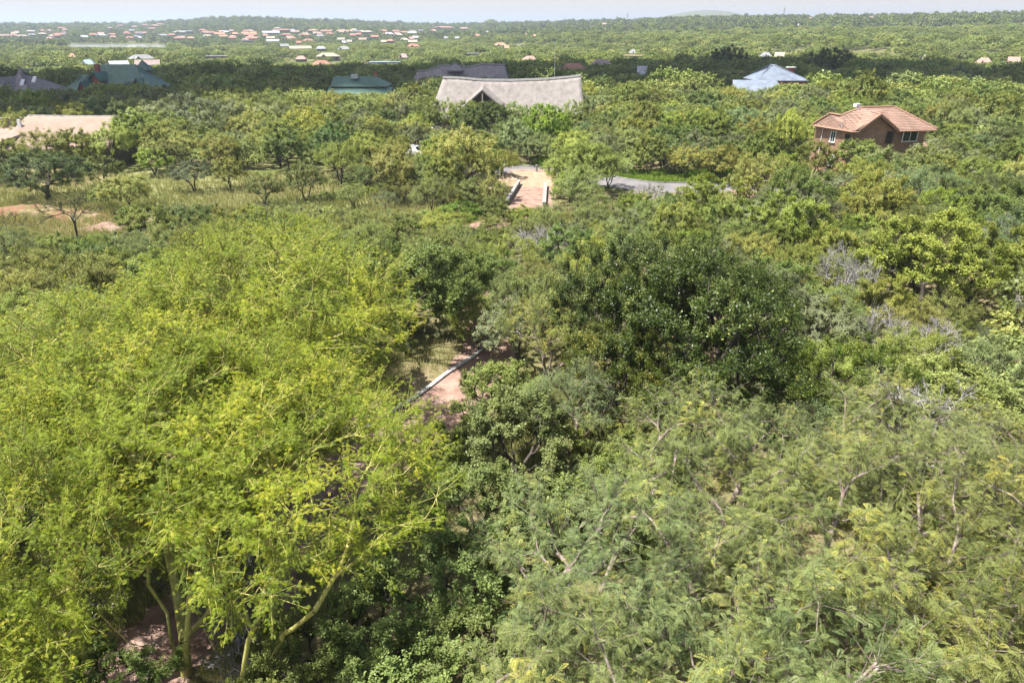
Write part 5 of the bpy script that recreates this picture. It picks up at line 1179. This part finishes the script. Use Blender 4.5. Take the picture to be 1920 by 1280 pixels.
for k in range(4):
    idx = [i for i in np.argsort(-app) if keep[i] and kind[i] == k and inview[i]]
    chosen = [i for i in idx if r_[i] < 165][:LIM[k]]
    rest = set(i for i in range(len(X)) if keep[i] and kind[i] == k) - set(chosen); LEFT += [(X[i], Y[i], R2_[i], H2_[i], k) for i in rest]
    for i in chosen:
        c = rng.choice(len(COLS[k]), p=WT[k]); cn, cc = COLS[k][c]
        key = {0: 'thorn_near' if r_[i] < 84 else 'thorn_mid', 1: 'leafy_near' if r_[i] < 84 else 'leafy_mid', 2: 'shrub', 3: 'grey'}[k]
        v = int(rng.integers(len(SRC[key]))); m = SRC[key][v]
        if k == 2: cc = tuple(q * (1.5 if v == 1 else 1) for q in cc)
        px, py = proj(X[i], Y[i], H2_[i] * .5)
        lab = '%s %s %s' % (cn, NT[k], zone(px, py)); jit = rng.uniform(.9, 1.1)
        plant(NMK[k], m, lab, 'bush' if k == 2 else 'tree', X[i], Y[i], R2_[i], H2_[i], rng.uniform(0, 6.28), lab.replace(NT[k], NT[k].replace('bush', 'bushe') + 's'), tuple(q * jit for q in cc))
print('bush', len(X), 'kept', int(keep.sum()), 'left for woodland', len(LEFT))

# ------------------------------------------------------------------ woodland beyond, grass (stuff)
def scatter_object(name, pts, rot, scl, vi, sources, kind='stuff', label=None):
    me = bpy.data.meshes.new(name); me.vertices.add(len(pts)); me.vertices.foreach_set('co', np.ascontiguousarray(pts, np.float32).ravel())
    for nm, ty, dat in (('rot', 'FLOAT_VECTOR', rot), ('scl', 'FLOAT_VECTOR', scl)):
        a = me.attributes.new(nm, ty, 'POINT'); a.data.foreach_set('vector', np.ascontiguousarray(dat, np.float32).ravel())
    a = me.attributes.new('vi', 'INT', 'POINT'); a.data.foreach_set('value', np.ascontiguousarray(vi, np.int32))
    me.update()
    o = link(name, me); tag(o, label, kind=kind)
    ng = bpy.data.node_groups.new(name, 'GeometryNodeTree')
    ng.interface.new_socket('Geometry', in_out='INPUT', socket_type='NodeSocketGeometry'); ng.interface.new_socket('Geometry', in_out='OUTPUT', socket_type='NodeSocketGeometry')
    gi = ng.nodes.new('NodeGroupInput'); go = ng.nodes.new('NodeGroupOutput'); j = ng.nodes.new('GeometryNodeJoinGeometry')
    for s in sources[::-1]:
        oi = ng.nodes.new('GeometryNodeObjectInfo'); oi.transform_space = 'ORIGINAL'; oi.inputs['Object'].default_value = s; oi.inputs['As Instance'].default_value = True
        ng.links.new(oi.outputs['Geometry'], j.inputs[0])
    ip = ng.nodes.new('GeometryNodeInstanceOnPoints'); ip.inputs['Pick Instance'].default_value = True
    def na(nm, ty):
        n = ng.nodes.new('GeometryNodeInputNamedAttribute'); n.data_type = ty; n.inputs['Name'].default_value = nm; return n.outputs['Attribute']
    ng.links.new(gi.outputs[0], ip.inputs['Points']); ng.links.new(j.outputs[0], ip.inputs['Instance'])
    ng.links.new(na('vi', 'INT'), ip.inputs['Instance Index']); ng.links.new(na('rot', 'FLOAT_VECTOR'), ip.inputs['Rotation']); ng.links.new(na('scl', 'FLOAT_VECTOR'), ip.inputs['Scale'])
    ng.links.new(ip.outputs[0], go.inputs[0])
    md = o.modifiers.new('scatter', 'NODES'); md.node_group = ng
    return o
# real trees at the back whose crowns the woodland repeats
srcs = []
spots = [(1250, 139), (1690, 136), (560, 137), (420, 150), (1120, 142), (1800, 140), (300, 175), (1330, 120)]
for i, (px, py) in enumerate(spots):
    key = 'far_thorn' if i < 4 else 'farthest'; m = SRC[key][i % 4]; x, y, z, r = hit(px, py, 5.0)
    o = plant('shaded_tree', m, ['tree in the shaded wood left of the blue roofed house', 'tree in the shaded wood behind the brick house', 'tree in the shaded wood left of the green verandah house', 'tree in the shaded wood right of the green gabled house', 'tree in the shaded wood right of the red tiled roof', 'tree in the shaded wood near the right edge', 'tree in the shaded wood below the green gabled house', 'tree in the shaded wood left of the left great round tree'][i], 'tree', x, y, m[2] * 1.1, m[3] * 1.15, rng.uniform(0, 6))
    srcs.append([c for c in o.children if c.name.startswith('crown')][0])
pts = []; sc = []; vi = []
def add_far(x, y, R, H, v):
    for a in range(len(x)):
        m = SRC['far_thorn' if v[a] < 4 else 'farthest'][v[a] % 4]
        pts.append((x[a], y[a], float(zz[a]) - .1)); sc.append((R[a] / m[2], R[a] / m[2], H[a] / m[3])); vi.append(v[a])
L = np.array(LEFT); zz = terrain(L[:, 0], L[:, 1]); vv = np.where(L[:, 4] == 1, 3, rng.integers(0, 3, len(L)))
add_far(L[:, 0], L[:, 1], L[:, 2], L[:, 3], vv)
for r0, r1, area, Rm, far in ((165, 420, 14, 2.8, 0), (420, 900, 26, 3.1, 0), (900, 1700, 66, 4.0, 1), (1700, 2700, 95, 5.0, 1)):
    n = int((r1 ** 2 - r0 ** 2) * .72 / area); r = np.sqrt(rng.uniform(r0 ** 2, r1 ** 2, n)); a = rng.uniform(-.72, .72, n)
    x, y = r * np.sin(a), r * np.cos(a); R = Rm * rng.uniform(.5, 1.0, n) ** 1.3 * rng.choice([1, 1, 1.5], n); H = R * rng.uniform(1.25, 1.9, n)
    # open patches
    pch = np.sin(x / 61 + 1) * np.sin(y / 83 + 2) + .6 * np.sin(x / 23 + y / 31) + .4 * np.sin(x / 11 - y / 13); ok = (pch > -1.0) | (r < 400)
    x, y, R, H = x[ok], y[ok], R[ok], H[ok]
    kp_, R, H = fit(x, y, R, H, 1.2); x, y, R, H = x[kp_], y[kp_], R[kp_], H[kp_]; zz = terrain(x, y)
    add_far(x, y, R, H, (4 if far else 0) + rng.choice(4, len(x), p=[.17, .17, .14, .52] if r0 > 200 else [.09, .09, .07, .75]))  # nearest belt gets mostly darker crowns: cloud shade deepened by leaf colour
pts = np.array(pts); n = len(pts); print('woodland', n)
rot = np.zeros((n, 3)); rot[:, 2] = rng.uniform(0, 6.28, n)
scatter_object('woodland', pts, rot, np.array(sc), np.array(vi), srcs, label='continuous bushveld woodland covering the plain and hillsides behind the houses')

# grass: blades in one mesh
def grass(name, mat, n, region, hmin, hmax, wdt, seed, label):
    rg = np.random.default_rng(seed); x, y = region(rg, n); k = 5; x = np.repeat(x, k) + rg.normal(size=len(x) * k) * .12; y = np.repeat(y, k) + rg.normal(size=len(y) * k) * .12
    ok = np.ones(len(x), bool)
    for b in BLOCK[:3]: ok &= ~inpoly(x, y, b)
    x, y = x[ok], y[ok]; m = len(x); h = rg.uniform(hmin, hmax, m); a = rg.uniform(0, 6.28, m); ln = rg.uniform(.1, .6, m) * h; b = rg.uniform(0, 6.28, m)
    w_ = wdt; c, s = np.cos(a) * w_ / 2, np.sin(a) * w_ / 2
    V = np.stack([np.stack([x - c, y - s, x * 0 - .02], -1), np.stack([x + c, y + s, x * 0 - .02], -1), np.stack([x + np.cos(b) * ln + c * .3, y + np.sin(b) * ln + s * .3, h], -1), np.stack([x + np.cos(b) * ln - c * .3, y + np.sin(b) * ln - s * .3, h], -1)], 1).reshape(-1, 3)
    tint = np.repeat(np.clip(.5 + .35 * np.sin(x[::1] / 3 + y / 4) + rg.normal(size=m) * .2, 0, 1), 1)
    o = link(name, mesh_np(name, V, np.arange(4 * m).reshape(-1, 4), mat, tint=tint)); return tag(o, label, kind='stuff')
def pixreg(boxes):
    def f(rg, n):
        X, Y = [], []; A = [(b[2] - b[0]) * (b[3] - b[1]) for b in boxes]
        for b, ar in zip(boxes, A):
            m = int(n * ar / sum(A)); px = rg.uniform(b[0], b[2], m); u = rg.uniform(size=m); py = b[1] + (b[3] - b[1]) * u ** .8
            for p_, q_ in zip(px, py): v = P(p_, q_); X.append(v[0]); Y.append(v[1])
        return np.array(X), np.array(Y)
    return f
grass('dry_grass', M['grass'], 20000, pixreg([(-40, 325, 640, 400), (620, 355, 940, 420), (-40, 440, 260, 560), (1040, 380, 1420, 450), (-40, 378, 240, 470)]), .2, .6, .06, 1, 'tall dry yellowish grass in the clearing at left and around the driveway')
grass('green_grass', M['green_grass'], 9000, pixreg([(1000, 297, 1110, 312), (1160, 322, 1420, 346)]), .25, .6, .07, 2, 'fresh green grass on the verge beyond the road')
BLOCK = BLOCK[:3]
grass('brown_grass', M['grass'], 16000, pixreg([(1620, 600, 1900, 800), (700, 640, 860, 700), (640, 690, 760, 760), (940, 690, 1240, 880), (-60, 900, 520, 1330)]), .12, .45, .025, 3, 'brownish dry grass between the bushes at right and beside the kerb')
# ------------------------------------------------------------------ haze
HD = 0.00022
m, nt, o = newmat('haze_air'); pv = N(nt, 'ShaderNodeVolumePrincipled'); pv.inputs['Density'].default_value = HD
pv.inputs['Color'].default_value = (.72, .84, 1.0, 1); pv.inputs['Anisotropy'].default_value = .2; nt.links.new(pv.outputs[0], o.inputs['Volume'])
HAZE=True
hb = MB(); hb.box(0, 0, (96 - 60) / 2 , 25600, 25600, 156); ho = hb.build('haze', m); tag(ho, kind='stuff')
bpy.context.view_layer.update()
